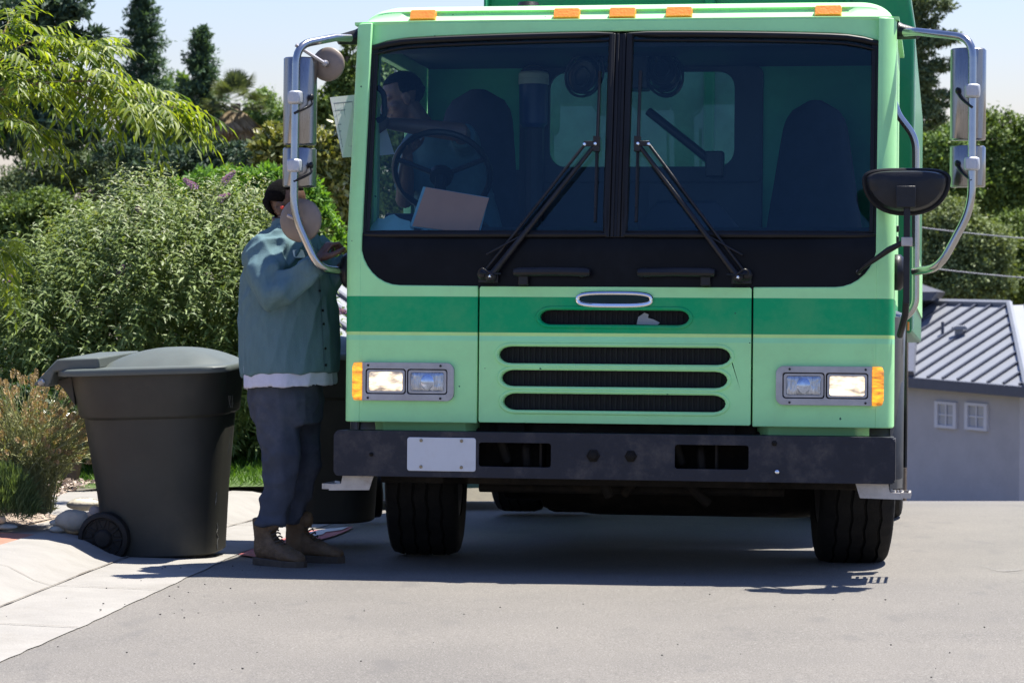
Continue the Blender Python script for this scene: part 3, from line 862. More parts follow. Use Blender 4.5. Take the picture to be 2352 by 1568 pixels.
# wipers, front grab handles
for s in sm2:
    w = MB()
    yp = 0.065
    pa, pb_ = Vector((s * 0.566, yp, 1.318)), Vector((s * 0.098, 0.155, 1.928))
    qa, qb = Vector((s * 0.604, yp + 0.01, 1.330)), Vector((s * 0.148, 0.155, 1.926))
    w.tube([pa, pa.lerp(pb_, 0.35), pb_], [0.017, 0.0125, 0.010], 8)
    w.tube([qa, qb], 0.0075, 8)
    w.tube([pa + Vector((s * 0.02, 0, 0.10)), pa.lerp(pb_, 0.3) + Vector((s * 0.012, 0, 0.0))], 0.005, 6)
    w.box(min(s * 0.150, s * 0.09), max(s * 0.150, s * 0.09), 0.143, 0.158, 1.918, 1.942)
    for p in (pa, qa): w.lathe([(0.024, -0.02), (0.027, 0.0), (0.02, 0.012), (0.008, 0.018)], Matrix.Translation(p) @ Matrix.Rotation(radians(90), 4, 'X'), 14)
    w.box(min(s * 0.625, s * 0.535), max(s * 0.625, s * 0.535), 0.09, 0.135, 1.29, 1.335)
    for k in range(24):
        a = 2 * pi * k / 24
    ar = obj('wiper_arm', w, BLK, truck, bevel=0.003)
    bl = MB()
    b0, b1 = Vector((s * 0.094, 0.135, 1.572)), Vector((s * 0.094, 0.262, 2.274))
    bl.tube([b0, b0.lerp(b1, 0.5), b1], 0.0075, 6)
    bl.tube([b0.lerp(b1, 0.1) + Vector((0, -0.014, 0)), b0.lerp(b1, 0.35) + Vector((0, -0.026, 0)), b0.lerp(b1, 0.5) + Vector((0, -0.03, 0)), b0.lerp(b1, 0.65) + Vector((0, -0.026, 0)), b0.lerp(b1, 0.9) + Vector((0, -0.014, 0))], 0.006, 6)
    bl.box(s * 0.094 - 0.014, s * 0.094 + 0.014, 0.145, 0.19, 1.895, 1.965)
    obj('wiper_blade', bl, BLK, ar)
    for p in (pb_, qb, pa):
        rv = MB(); rv.lathe([(0.007, 0.0), (0.008, 0.006), (0.004, 0.01)], Matrix.Translation(p + Vector((0, -0.012, 0))) @ Matrix.Rotation(radians(90), 4, 'X'), 8)
        obj('pivot_cap', rv, CHROME, ar)
    hs = MB(); hs.tube(catmull([pa + Vector((-s * 0.02, -0.02, 0.0)), pa + Vector((s * 0.03, -0.03, 0.035)), pa + Vector((s * 0.045, -0.02, 0.015)), pa + Vector((-s * 0.05, -0.01, 0.012))], 6), 0.004, 6)
    obj('washer_hose', hs, BLK, ar)
    h = MB()
    hx0, hx1 = (0.108, 0.462)
    h.tube([Vector((s * u, 0.075, v)) for u, v in ((hx0, 1.338), (hx0 + 0.02, 1.340), (0.28, 1.342), (hx1 - 0.03, 1.340), (hx1, 1.338))], [0.016, 0.021, 0.02, 0.021, 0.016], 10)
    h.tube([Vector((s * (hx0 + 0.04), 0.075, 1.335)), Vector((s * (hx0 + 0.04), 0.13, 1.33))], 0.018, 8)
    h.box(min(s * 0.395, s * 0.44), max(s * 0.395, s * 0.44), 0.082, 0.134, 1.28, 1.34)
    obj('front_grab_handle', h, BLK, truck, bevel=0.004)

# bumper, blank plate, tow openings
bm_ = MB()
bm_.plate([(-1.277, 0.42), (-1.262, 0.40), (1.262, 0.40), (1.277, 0.42), (1.277, 0.588), (1.258, 0.608), (-1.258, 0.608), (-1.277, 0.588)],
          [rrect(-0.602, -0.27, 0.452, 0.561, 0.012), rrect(0.293, 0.625, 0.455, 0.563, 0.012)], flat(0.0), 0, 0.016)
for z0, z1 in ((0.596, 0.608), (0.400, 0.412)): bm_.box(-1.266, 1.266, 0.014, 0.24, z0, z1 - 0.001)
for s in sm2: bm_.box(min(s * 1.274, s * 1.262), max(s * 1.274, s * 1.262), 0.012, 0.26, 0.405, 0.60)
bumper = obj('bumper', bm_, BUMP, truck, bevel=0.010, segs=3)
pl = MB(); pl.rings([[Vector((u, y, v)) for u, v in rrect(-0.932, -0.614, 0.428, 0.581, 0.012)] for y in (-0.002, -0.007)])
plate = obj('blank_number_plate', pl, WHITEPL, bumper, bevel=0.002)
for u in (-0.867, -0.68):
    for v in (0.447, 0.567):
        pbv = MB(); pbv.lathe([(0.008, 0), (0.008, 0.004), (0.004, 0.007)], Matrix.Translation((u, -0.006, v)) @ Matrix.Rotation(radians(90), 4, 'X'), 8)
        obj('plate_bolt', pbv, mat('rusty_bolt', (0.3, 0.24, 0.15), 0.5, 0.5), plate)
for u, v, r in ((-0.076, 0.508, 0.024), (0.095, 0.508, 0.022), (-1.1, 0.50, 0.008), (0.74, 0.575, 0.01)):
    bo = MB(); bo.lathe([(r * 1.3, 0), (r * 1.3, 0.006), (r * 0.9, 0.008), (r * 0.8, 0.02), (r * 0.3, 0.024)], Matrix.Translation((u, 0.0, v)) @ Matrix.Rotation(radians(90), 4, 'X'), 6)
    obj('bumper_bolt', bo, DARK, bumper)
rb = MB(); rb.ball((0.753, -0.002, 0.447), (0.012, 0.01, 0.012)); obj('round_rivet', rb, CHROME, bumper)
for x, in ((-0.40,), (0.40,)):
    tw = MB()
    tw.tube(fillet([Vector((x, 0.25, 0.56)), Vector((x, 0.10, 0.54)), Vector((x + 0.01, 0.09, 0.44)), Vector((x, 0.25, 0.43))], 0.04), 0.02, 8)
    tw.box(x + 0.07, x + 0.082, 0.05, 0.2, 0.42, 0.59)
    tw.tube([Vector((x - 0.12, 0.1, 0.58)), Vector((x - 0.09, 0.12, 0.48)), Vector((x - 0.1, 0.2, 0.46))], 0.022, 8)
    obj('tow_hook', tw, DARK, truck, bevel=0.003)
# small step brackets under the bumper ends: pale plate, open tread that stands out to the side
ALU = mat('step_aluminium', (0.42, 0.39, 0.36), 0.5, 0.5, var=0.2, scale=12, dirt=(0.2, 0.15, 0.11), dirt_amt=0.8, dirt_scale=9)
for s in sm2:
    st = MB()
    poly = [(1.10, 0.398), (1.245, 0.398), (1.252, 0.362), (1.30, 0.358), (1.31, 0.330), (1.12, 0.334)]
    if s < 0: poly = [(-u, v) for u, v in poly][::-1]
    st.plate(poly, [], flat(0.05), 0, 0.012)
    for y in (0.065, 0.30): st.box(min(s * 1.17, s * 1.345), max(s * 1.17, s * 1.345), y, y + 0.012, 0.335, 0.36)
    for k in range(6):
        u = 1.172 + k * 0.0325
        st.box(min(s * u, s * (u + 0.009)), max(s * u, s * (u + 0.009)), 0.063, 0.305, 0.338, 0.36)
    for k in range(7): st.lathe([(0.008, 0), (0.006, 0.012)], Matrix.Translation((s * (1.21 + 0.015 * k), 0.10 + 0.03 * (k % 4), 0.358)), 6)
    obj('cab_step', st, ALU, truck, smooth=0)

# running gear
ax = MB()
ax.tube([Vector((-0.85, 1.12, 0.48)), Vector((-0.6, 1.10, 0.40)), Vector((0.6, 1.10, 0.40)), Vector((0.85, 1.12, 0.48))], [0.06, 0.07, 0.07, 0.06], 10)
ax.box(-0.82, 0.82, 0.26, 0.34, 0.36, 0.62)
ax.box(-0.55, -0.42, 0.2, 3.0, 0.55, 0.8); ax.box(0.42, 0.55, 0.2, 3.0, 0.55, 0.8)
ax.lathe([(0.05, -0.8), (0.17, -0.78), (0.20, -0.5), (0.20, 0.5), (0.17, 0.78), (0.05, 0.8)], Matrix.Translation((0.25, 1.6, 0.355)) @ Matrix.Rotation(radians(90), 4, 'Y'), 20)
ax.lathe([(0.05, -0.3), (0.15, -0.28), (0.16, 0.28), (0.05, 0.3)], Matrix.Translation((-0.5, 1.9, 0.36)) @ Matrix.Rotation(radians(90), 4, 'Y'), 18)
ax.box(-0.75, 0.9, 2.0, 2.6, 0.27, 0.7)
for a, b in (((-0.1, 0.4, 0.42), (-0.05, 0.42, 0.30)), ((0.08, 0.5, 0.40), (0.0, 0.55, 0.31)), ((0.25, 0.45, 0.42), (0.40, 0.55, 0.27)), ((-0.7, 0.6, 0.33), (0.75, 0.62, 0.33))):
    ax.tube([Vector(a), Vector(b)], 0.024, 8)
ax.tube(catmull([Vector((0.36, 0.3, 0.42)), Vector((0.45, 0.32, 0.37)), Vector((0.55, 0.31, 0.40)), Vector((0.62, 0.32, 0.43))], 5), 0.012, 6)
for s in sm2: ax.box(s * 0.9 - 0.21, s * 0.9 + 0.21, 0.26, 0.9, 0.36, 0.42)
ax.box(-1.15, 1.15, 1.4, 1.9, 0.62, 0.95)
ax.box(-0.64, 0.64, 0.24, 0.34, 0.42, 0.66)
obj('chassis', ax, DARK, truck, bevel=0.01)
def tyre(cx, cy, R, w, name='wheel'):
    zoff = -0.036 if cy < 2 else 0.0
    gro = [-0.31, -0.10, 0.10, 0.31]
    prof = [(-0.5, R * 0.62), (-0.53, R * 0.75), (-0.53, R * 0.87), (-0.505, R * 0.935), (-0.47, R * 0.965)]
    tread = []
    for g in gro: tread += [(g - 0.022, 0), (g - 0.012, -0.012), (g + 0.012, -0.012), (g + 0.022, 0)]
    pr = []
    for u, r in prof: pr.append((u, r, 0))
    for u, dr in tread: pr.append((u, R + dr - 0.03 * abs(u) ** 2 * 0.5, 1))
    for u, r in prof[::-1]: pr.append((-u, r, 0))
    N = 132
    rg = []
    for k in range(N):
        a = 2 * pi * k / N
        ph = (k % 6) / 6.0
        zg = 0.014 * (abs((k % 6) - 3) / 1.5 - 1)
        lug = 0.004 if k % 6 == 0 else 0
        rg.append([Vector((cx + w * (u + (zg if fl else 0)), cy + (r - (lug if fl and abs(u) < 0.29 else 0) - (0.012 if (not fl and r > R * 0.95 and k % 3 == 0) else 0)) * cos(a), R + zoff + (r - (lug if fl and abs(u) < 0.29 else 0)) * sin(a))) for u, r, fl in pr])
    b = MB(); b.rings(rg, caps=False, closed=True)
    # flatten where it carries the load
    b.v = [(x, y, max(z, 0.008 + zoff)) for x, y, z in b.v]
    st_ = radians(6.5) if cy < 2 else 0.0
    turn = lambda p: (cx + (p[0] - cx) * cos(st_) - (p[1] - cy) * sin(st_), cy + (p[0] - cx) * sin(st_) + (p[1] - cy) * cos(st_), p[2])
    b.v = [turn(p) for p in b.v]
    t = obj(name, b, TYRE, truck, smooth=30)
    r_ = MB()
    s = 1 if cx > 0 else -1
    r_.lathe([(R * 0.63, -0.16), (R * 0.62, 0.14), (R * 0.55, 0.13), (R * 0.5, 0.02), (R * 0.3, 0.0), (R * 0.2, 0.10), (0.02, 0.11)], Matrix.Translation((cx, cy, R + zoff)) @ Matrix.Rotation(radians(90 * s), 4, 'Y'), 28)
    r_.lathe([(R * 0.60, -0.02), (R * 0.60, 0.02)], Matrix.Translation((cx - s * 0.10, cy, R + zoff)) @ Matrix.Rotation(radians(90), 4, 'Y'), 28)
    r_.v = [turn(p) for p in r_.v]
    obj('rim', r_, mat('wheel_rim', (0.06, 0.055, 0.05), 0.6, 0.1, dirt=(0.03, 0.026, 0.022), dirt_amt=0.8), t)
    return t
for s in sm2: tyre(1.045 if s > 0 else -1.05, 1.12, 0.52, 0.33)
for s in sm2:
    tyre(s * 1.10, 4.50, 0.50, 0.27); tyre(s * 0.79, 4.50, 0.50, 0.27)
FEN = mat('fender_plastic', (0.05, 0.052, 0.056), 0.42, var=0.2, dirt=(0.16, 0.15, 0.14), dirt_amt=0.5)
for s in sm2:
    fe = MB(); rg = []
    for a in np.linspace(-8, 188, 26):
        a = radians(a)
        c, sn = cos(a), sin(a)
        rg.append([Vector((s * x, 1.10 - c * r, 0.5 + sn * r)) for x, r in ((0.86, 0.68), (1.24, 0.70), (1.29, 0.68), (1.305, 0.635), (1.297, 0.635), (1.28, 0.665), (1.24, 0.685), (0.86, 0.67))])
    fe.rings(rg)
    fe.rings([[Vector((s * x, y, z)) for x, y in ((1.245, 0.40), (1.275, 0.44), (1.300, 0.56), (1.295, 0.59), (1.245, 0.57))] for z in (0.36, 0.6, 0.8, 1.0, 1.15)])
    obj('fender', fe, FEN, truck, smooth=50)

# side mirrors
def mirror_head(s, x0, x1, z0, z1, y, name, parent, yaw=8):
    b = MB()
    rg = []
    cx, hw = (x0 + x1) / 2, (x1 - x0) / 2
    M = Matrix.Translation((cx, y, 0)) @ Matrix.Rotation(radians(yaw * -s), 4, 'Z') @ Matrix.Rotation(radians(0), 4, 'Y')
    for z in (z0, z0 + 0.006, (z0 + z1) / 2, z1 - 0.006, z1):
        ins = 0.006 if z in (z0, z1) else 0
        ring = []
        for a in np.linspace(0, pi, 13):
            ring.append(M @ Vector(((hw - ins) * -cos(a), -(0.062 - ins) * (sin(a) ** 0.8) , z)))
        ring += [M @ Vector((hw - ins, 0.022, z)), M @ Vector((-hw + ins, 0.022, z))]
        rg.append(ring)
    b.rings(rg)
    h = obj(name, b, STEEL, parent, smooth=45)
    g = MB(); g.box(-hw * 0.93, hw * 0.93, 0.0225, 0.026, z0 + 0.012, z1 - 0.012, M)
    obj('mirror_glass', g, CHROME, h, smooth=0)
    return h
for s in sm2:
    a = MB()
    X = tl(2233, 250, 0.08).x if s > 0 else tl(677, 250, 0.08).x
    path = [Vector((s * 1.30, 0.38, 2.452)), Vector((s * 1.36, 0.30, 2.445)), Vector((X, 0.10, tl(690, 104, 0.1).z if s < 0 else tl(2220, 88, 0.1).z)), Vector((X, 0.08, tl(677, 492, 0.08).z if s < 0 else tl(2233, 478, 0.08).z)), tl(731, 617, 0.10) if s < 0 else tl(2158, 615, 0.10), tl(790, 623, 0.24) if s < 0 else tl(2100, 624, 0.24)]
    path = [path[0]] + fillet([path[1], path[2], path[3], path[4], path[5]], 0.09)
    a.tube(path, 0.0185, 12)
    arm = obj('mirror_arm', a, TUBE, truck)
    mt = MB()
    mt.tube([Vector((s * 1.245, 0.44, 2.475)), Vector((s * 1.28, 0.43, 2.462)), Vector((s * 1.36, 0.385, 2.446))], [0.045, 0.038, 0.024], 10)
    obj('arm_mount', mt, BLK, arm)
    mt = MB(); mt.ball((s * 1.275, 0.28, 1.350), (0.045, 0.08, 0.085))
    obj('arm_mount', mt, BLK, arm)
    xo0, xo1 = (tl(2182, 250, 0.13).x, tl(2264, 250, 0.13).x) if s > 0 else (tl(645, 250, 0.13).x, tl(720, 250, 0.13).x)
    xa, xb = min(xo0, xo1), max(xo0, xo1)
    ZS = ((320, 109, 211), (428, 333, 378)) if s > 0 else ((331, 130, 226), (428, 338, 382))
    for z0, z1, zc in [tuple(tl(680 if s < 0 else 2230, q_, 0.12).z for q_ in w_) for w_ in ZS]:
        hd = mirror_head(s, xa, xb, z0, z1, 0.185, 'mirror_head', arm)
        cl = MB()
        cl.lathe([(0.034, -0.03), (0.036, 0.0), (0.034, 0.03)], Matrix.Translation((X, 0.085, zc)), 14)
        cl.box(X - 0.03, X + 0.03, 0.055, 0.14, zc - 0.028, zc + 0.028)
        obj('clamp', cl, CASTG, hd, bevel=0.008)
        wr = MB()
        hx = X - 0.045 * 1 if s > 0 else X + 0.07
        wr.ball((hx + (-0.02 if s > 0 else 0), 0.125, zc + 0.005), (0.011, 0.02, 0.016))
        wr.tube(catmull([Vector((hx + (-0.02 if s > 0 else 0), 0.12, zc - 0.005)), Vector((hx, 0.102, zc - 0.035)), Vector((X, 0.068, zc - 0.075))], 6), 0.006, 6)
        obj('heater_wire', wr, BLK, hd)
for zc, xc, yc, r in ((tl(753, 148, 0.22).z, tl(753, 148, 0.22).x, 0.22, 0.080), (tl(690, 506, 0.14).z, tl(690, 506, 0.14).x, 0.14, 0.102)):
    b = MB()
    M = Matrix.Translation((xc, yc, zc)) @ Matrix.Rotation(radians(-8), 4, 'Z') @ Matrix.Rotation(radians(90), 4, 'X') 
    b.lathe([(0.012, 0.018), (r * 0.45, 0.0165), (r * 0.75, 0.012), (r * 0.95, 0.005), (r, 0.0), (r, -0.012), (r * 0.96, -0.014)], M, 36)
    rm = obj('round_mirror', b, mat('round_mirror_back', (0.21, 0.165, 0.13), 0.5, 0.2, var=0.2, scale=9, dirt=(0.2, 0.16, 0.13), dirt_amt=0.5), truck, smooth=60)
    br = MB()
    br.lathe([(0.016, 0.015), (0.016, 0.045), (0.008, 0.052)], M, 10)
    br.tube([M @ Vector((0, 0, 0.045)), Vector((-1.53 if zc < 2 else -1.50, 0.11, zc + (0.02 if zc < 2 else 0.08)))], 0.009, 6)
    obj('mirror_bolt', br, BEZ, rm)
# hood mirror: black shell on a post
hm = MB()
out = []
for i in range(40):
    a = 2 * pi * i / 40
    c, sn = cos(a), sin(a)
    if sn >= 0: zz, xx = 0.010 + 0.042 * sn ** 0.8, 0.186 * (abs(c) ** 0.55) * (1 if c > 0 else -1)
    else: zz, xx = 0.010 - 0.150 * abs(sn) ** 1.0, 0.186 * (abs(c) ** 0.85) * (1 if c > 0 else -1)
    out.append((xx, zz))
rings = []
for k, y in ((0.90, 0.06), (1.0, 0.055), (1.0, 0.03), (0.95, 0.012), (0.93, -0.02), (0.86, -0.042), (0.62, -0.05), (0.1, -0.054)):
    rings.append([Vector((1.315 + u * k, 0.02 + y, 1.745 + (v + 0.02) * k - 0.02 + (0.0))) for u, v in out])
hm.rings(rings)
hmo = obj('hood_mirror', hm, BLK, truck, smooth=50)
lip = MB(); lip.tube([Vector((1.315 + u, 0.045, 1.745 + v)) for u, v in out], 0.011, 8, closed=True)
obj('mirror_rim', lip, RUB, hmo)
hp = MB()
hp.box(1.272, 1.358, -0.077, -0.05, 1.625, 1.72)
hp.box(1.306, 1.334, -0.06, -0.03, 1.20, 1.64)
hp.tube([Vector((1.32, -0.045, 1.22)), Vector((1.315, -0.02, 1.15)), Vector((1.29, 0.1, 1.06))], 0.016, 8)
hp.tube([Vector((1.31, -0.05, 1.475)), Vector((1.24, -0.01, 1.44)), Vector((1.12, 0.09, 1.36)), Vector((1.10, 0.12, 1.34))], [0.012, 0.015, 0.009, 0.012], 8)
obj('mirror_post', hp, BLK, hmo, bevel=0.004)
hc = MB(); hc.box(1.296, 1.345, -0.064, -0.026, 1.455, 1.495)
obj('post_clamp', hc, ALU, hmo, bevel=0.003)
hc = MB(); hc.ball((1.105, 0.115, 1.345), 0.012); obj('post_bolt', hc, ALU, hmo)
# right-hand side rail, hinges, markers
gr = MB(); gr.tube(fillet([Vector((1.24, 1.00, 2.19)), Vector((1.26, 1.0, 2.13)), Vector((1.345, 1.0, 2.02)), Vector((1.35, 1.0, 1.2)), Vector((1.25, 1.0, 1.12))], 0.08), 0.018, 10)
obj('side_grab_rail', gr, TUBE, truck)
for z0, z1, x1, y0 in ((1.55, 1.58, 1.275, 0.60), (1.50, 1.53, 1.275, 0.60), (0.70, 1.16, 1.262, 0.56)):
    hi = MB(); hi.box(1.236, x1, y0, y0 + 0.04, z0, z1)
    obj('door_hinge', hi, BLK, truck, bevel=0.004)
pr_ = MB(); pr_.box(1.262, 1.268, 0.565, 0.595, 0.74, 1.02); obj('kick_plate', pr_, ALU, truck)
mk = MB(); mk.box(1.318, 1.326, 0.55, 0.60, 1.09, 1.13); obj('side_marker', mk, AMBER, truck)

# refuse body behind the cab
bd = MB()
bprof = [(-1.31, 1.10), (1.315, 1.10), (1.315, 2.74), (1.27, 3.0), (1.20, 3.45), (-1.0, 3.45), (-1.0, 2.56), (-1.31, 2.5)]
bd.rings([[Vector((x, y, z)) for x, z in bprof] for y in (2.42, 8.2)])
bd.box(-1.0, -0.97, 2.36, 2.42, 2.0, 3.45); bd.box(0.2, 0.26, 2.36, 2.42, 2.0, 3.4); bd.box(0.95, 0.98, 2.37, 2.42, 2.0, 3.4)
body = obj('refuse_body', bd, BODYP, truck, bevel=0.015)
lw = MB(); lw.box(1.316, 1.322, 2.45, 8.1, 1.28, 1.62)
obj('body_lower_panel', lw, CABP, body)
wl = MB(); wl.tube([Vector((1.318, 2.46, 1.12)), Vector((1.318, 2.46, 2.73)), Vector((1.275, 2.46, 3.0))], 0.006, 6)
obj('body_seam', wl, mat('pale_sealant', (0.4, 0.6, 0.45), 0.6), body)
wp = MB(); wp.box(-0.9, 0.9, 2.39, 2.41, 1.7, 2.55)
obj('body_front_panel', wp, mat('dusty_panel', (0.20, 0.26, 0.22), 0.8, var=0.25, scale=5), body)

TM = Matrix.Translation(TO) @ TR.to_4x4()
def in_cab(o):
    o.matrix_world = TM @ o.matrix_world
    return o
def cab_thing(name, label, cat, origin, parts):
    e = thing(name, label, cat, TM @ Vector(origin), TR)
    for n, mb, m, bev in parts:
        mb.v = [tuple(Vector(p) - Vector(origin)) for p in mb.v]
        obj(n, mb, m, e, bevel=bev)
    return e
# things lying in the cab
PINK = mat('pink_card', (0.95, 0.40, 0.26), 0.7, var=0.05); LBLUE = mat('pale_blue_card', (0.35, 0.60, 0.70), 0.6)
def quad_slab(P, th):
    n = (P[1] - P[0]).cross(P[3] - P[0]).normalized()
    b = MB(); b.rings([[p for p in P], [p + n * th for p in P]]); return b
def tq(pts, ly): return [tl(x, y, l) for (x, y), l in zip(pts, ly)]
P = tq([(947, 519), (1097, 538), (1123, 455), (978, 430)], [0.30, 0.30, 0.37, 0.37])
f1 = quad_slab(P, -0.004)
P2 = [p + Vector((-0.015, 0.014, -0.004)) for p in P]
cab_thing('folder', 'pink and pale blue folder standing on the dashboard behind the windscreen', 'folder', P[0], [('cover', f1, PINK, 0.0), ('back_sheet', quad_slab([P2[0], P2[1] + Vector((0.02, 0, -.01)), P2[2] + Vector((0.012, 0, 0.006)), P2[3] + Vector((0, 0, 0.006))], 0.004), LBLUE, 0.0)])
cr = MB()
rows = []
for i in range(13):
    row = []
    for j in range(7):
        p = tl(845 + 145 * i / 12, 533 - (34 * sin(pi * min(1, i / 9)) ** 0.7 + 3 * (i % 3)) * (1 - abs(j - 3) / 3.0) , 0.25 + 0.03 * j)
        row.append(p + Vector((0, 0, 0.006 * random.random())))
    rows.append(row)
cr.add([p for r in rows for p in r], [(i * 7 + j, i * 7 + j + 1, (i + 1) * 7 + j + 1, (i + 1) * 7 + j) for i in range(12) for j in range(6)])
o = obj('crumpled_cloth', cr, mat('pale_cloth', (0.55, 0.85, 0.88), 0.9, var=0.15), smooth=25)
o.matrix_world = TM; tag(o, 'crumpled pale blue cloth lying on the dashboard in the windscreen corner', 'cloth')
jg = MB(); Mj = Matrix.Translation((-0.605, 1.6, 2.13))
jg.lathe([(0.055, 0.0), (0.072, 0.02), (0.075, 0.22)], Mj, 24)
jl = MB(); jl.lathe([(0.076, 0.22), (0.079, 0.225), (0.079, 0.25), (0.076, 0.252), (0.078, 0.256), (0.078, 0.275), (0.07, 0.285)], Mj, 24)
jh = MB(); jh.tube([Vector((-0.605 + 0.072 * cos(a), 1.6, 2.39 + 0.06 * sin(a))) for a in np.linspace(0, pi, 12)], 0.006, 6)
jb = MB(); jb.tube([Vector((-0.605, 1.64, 1.4)), Vector((-0.605, 1.64, 2.13))], 0.05, 10)
obj('jug_stand', jb, CABIN, truck)
cab_thing('water_cooler', 'blue water cooler with white lid at the back of the truck cab', 'water cooler', (-0.605, 1.6, 2.13),
          [('jug_body', jg, mat('cooler_blue', (0.01, 0.035, 0.14), 0.4), 0.0), ('lid', jl, mat('cooler_lid', (0.40, 0.50, 0.48), 0.5), 0.0), ('handle', jh, BLK, 0.0)])
# papers held out of the side window
PAP = mat('paper_sheet', (0.80, 0.76, 0.76), 0.8, var=0.04); INK = mat('form_lines', (0.33, 0.33, 0.38), 0.8)
A = tq([(758, 224), (815, 218), (822, 360), (787, 362)], [0.55, 0.62, 0.62, 0.55])
B = tq([(815, 218), (862, 214), (906, 354), (845, 360)], [0.623, 0.68, 0.68, 0.63])
pe = [('sheet', quad_slab(A, 0.003), PAP, 0.0), ('sheet', quad_slab(B, 0.003), PAP, 0.0)]
ln = MB()
for t0, t1 in ((0.10, 0.12), (0.22, 0.24), (0.45, 0.465), (0.56, 0.575), (0.70, 0.71), (0.82, 0.83)):
    a0, a1 = A[0].lerp(A[3], t0), A[0].lerp(A[3], t1); b0, b1 = A[1].lerp(A[2], t0), A[1].lerp(A[2], t1)
    ln.add([p + Vector((0, -0.004, 0)) for p in (a0.lerp(b0, .1), a0.lerp(b0, .9), a1.lerp(b1, .9), a1.lerp(b1, .1))], [(0, 1, 2, 3)])
for u in (0.12, 0.5, 0.88):
    a0, b0 = A[0].lerp(A[3], 0.1), A[1].lerp(A[2], 0.1); a1, b1 = A[0].lerp(A[3], 0.83), A[1].lerp(A[2], 0.83)
    q0, q1 = a0.lerp(b0, u), a1.lerp(b1, u)
    ln.add([p + Vector((0, -0.0045, 0)) for p in (q0, q0 + Vector((0.002, 0, 0)), q1 + Vector((0.002, 0, 0)), q1)], [(0, 1, 2, 3)])
pe.append(('printed_lines', ln, INK, 0.0))
cab_thing('route_sheets', 'white printed sheets held out through the open cab window by the driver', 'papers', A[0], pe)

# ---------------------------------------------------------------- people
from mathutils import noise as mn
def cloth_folds(specs):
    """displacement along the normal: list of (direction of the folds, frequency across, along, depth, seed)"""
    def fn(p, n):
        d = 0.0
        for ax, fa, fl, amp, sd in specs:
            ax = Vector(ax).normalized()
            l = p.dot(ax)
            q = (p - ax * l) * fa + ax * (l * fl) + Vector((sd, sd * 1.7, sd * 0.3))
            v = mn.noise(q)
            d += amp * (0.45 - 2.4 * abs(v))
        return d
    return fn
def solid(name, mb, m, parent, voxel, smooth=2, disp=None, origin=None, subdiv=0):
    """one continuous skin over the overlapping limbs and lumps in mb"""
    if origin is not None: mb.v = [tuple(Vector(p) - Vector(origin)) for p in mb.v]
    o = obj(name, mb, m, parent, smooth=0)
    r = o.modifiers.new('r', 'REMESH'); r.mode = 'VOXEL'; r.voxel_size = voxel
    if smooth:
        s = o.modifiers.new('s', 'SMOOTH'); s.iterations = smooth; s.factor = 0.5
    dg = bpy.context.evaluated_depsgraph_get(); dg.update()
    me = bpy.data.meshes.new_from_object(o.evaluated_get(dg))
    o.modifiers.clear()
    old = o.data; o.data = me; me.name = name; bpy.data.meshes.remove(old)
    if disp:
        me.update()
        nr = [v.normal.copy() for v in me.vertices]
        for v, n in zip(me.vertices, nr): v.co += n * disp(v.co, n)
    me.polygons.foreach_set('use_smooth', [True] * len(me.polygons))
    return o
def frame(fwd, up=Vector((0, 0, 1))):
    f = Vector(fwd).normalized()
    r = f.cross(up).normalized()
    u = r.cross(f)
    return Matrix((f, r, u)).transposed()      # columns: forward, right, up
def head_into(mb, c, fwd, up=Vector((0, 0, 1)), k=1.0):
    R = frame(fwd, up)
    P = lambda a, b, d: c + R @ (Vector((a, b, d)) * k)
    mb.ball(P(-0.012, 0, 0.035), tuple(np.array((0.098, 0.077, 0.088)) * k), R, 20, 14)
    mb.ball(P(0.022, 0, -0.035), tuple(np.array((0.068, 0.062, 0.085)) * k), R, 18, 12)
    mb.ball(P(0.050, 0, -0.082), tuple(np.array((0.038, 0.040, 0.034)) * k), R, 14, 10)
    mb.ball(P(0.068, 0, 0.022), tuple(np.array((0.022, 0.055, 0.018)) * k), R, 14, 8)
    mb.tube([P(0.088, 0, 0.012), P(0.104, 0, -0.020), P(0.112, 0, -0.036), P(0.092, 0, -0.044)], [0.009 * k, 0.012 * k, 0.017 * k, 0.012 * k], 10)
    for s in (-1, 1):
        mb.ball(P(0.098, 0.014 * s, -0.036), 0.012 * k)
        mb.ball(P(0.052, 0.046 * s, -0.028), tuple(np.array((0.03, 0.02, 0.022)) * k), R)
        mb.ball(P(-0.004, 0.078 * s, -0.012), tuple(np.array((0.022, 0.009, 0.034)) * k), R, 12, 10)
        mb.tube([P(-0.002, 0.074 * s, -0.04), P(-0.022, 0.086 * s, -0.01), P(-0.012, 0.086 * s, 0.018), P(0.006, 0.079 * s, 0.012)], 0.007 * k, 8)
    mb.tube([P(0.079, -0.026, -0.070), P(0.093, 0, -0.066), P(0.079, 0.026, -0.070)], [0.006 * k, 0.010 * k, 0.006 * k], 8)
    mb.tube([P(0.076, -0.024, -0.080), P(0.090, 0, -0.082), P(0.076, 0.024, -0.080)], [0.006 * k, 0.011 * k, 0.006 * k], 8)
    return P, R
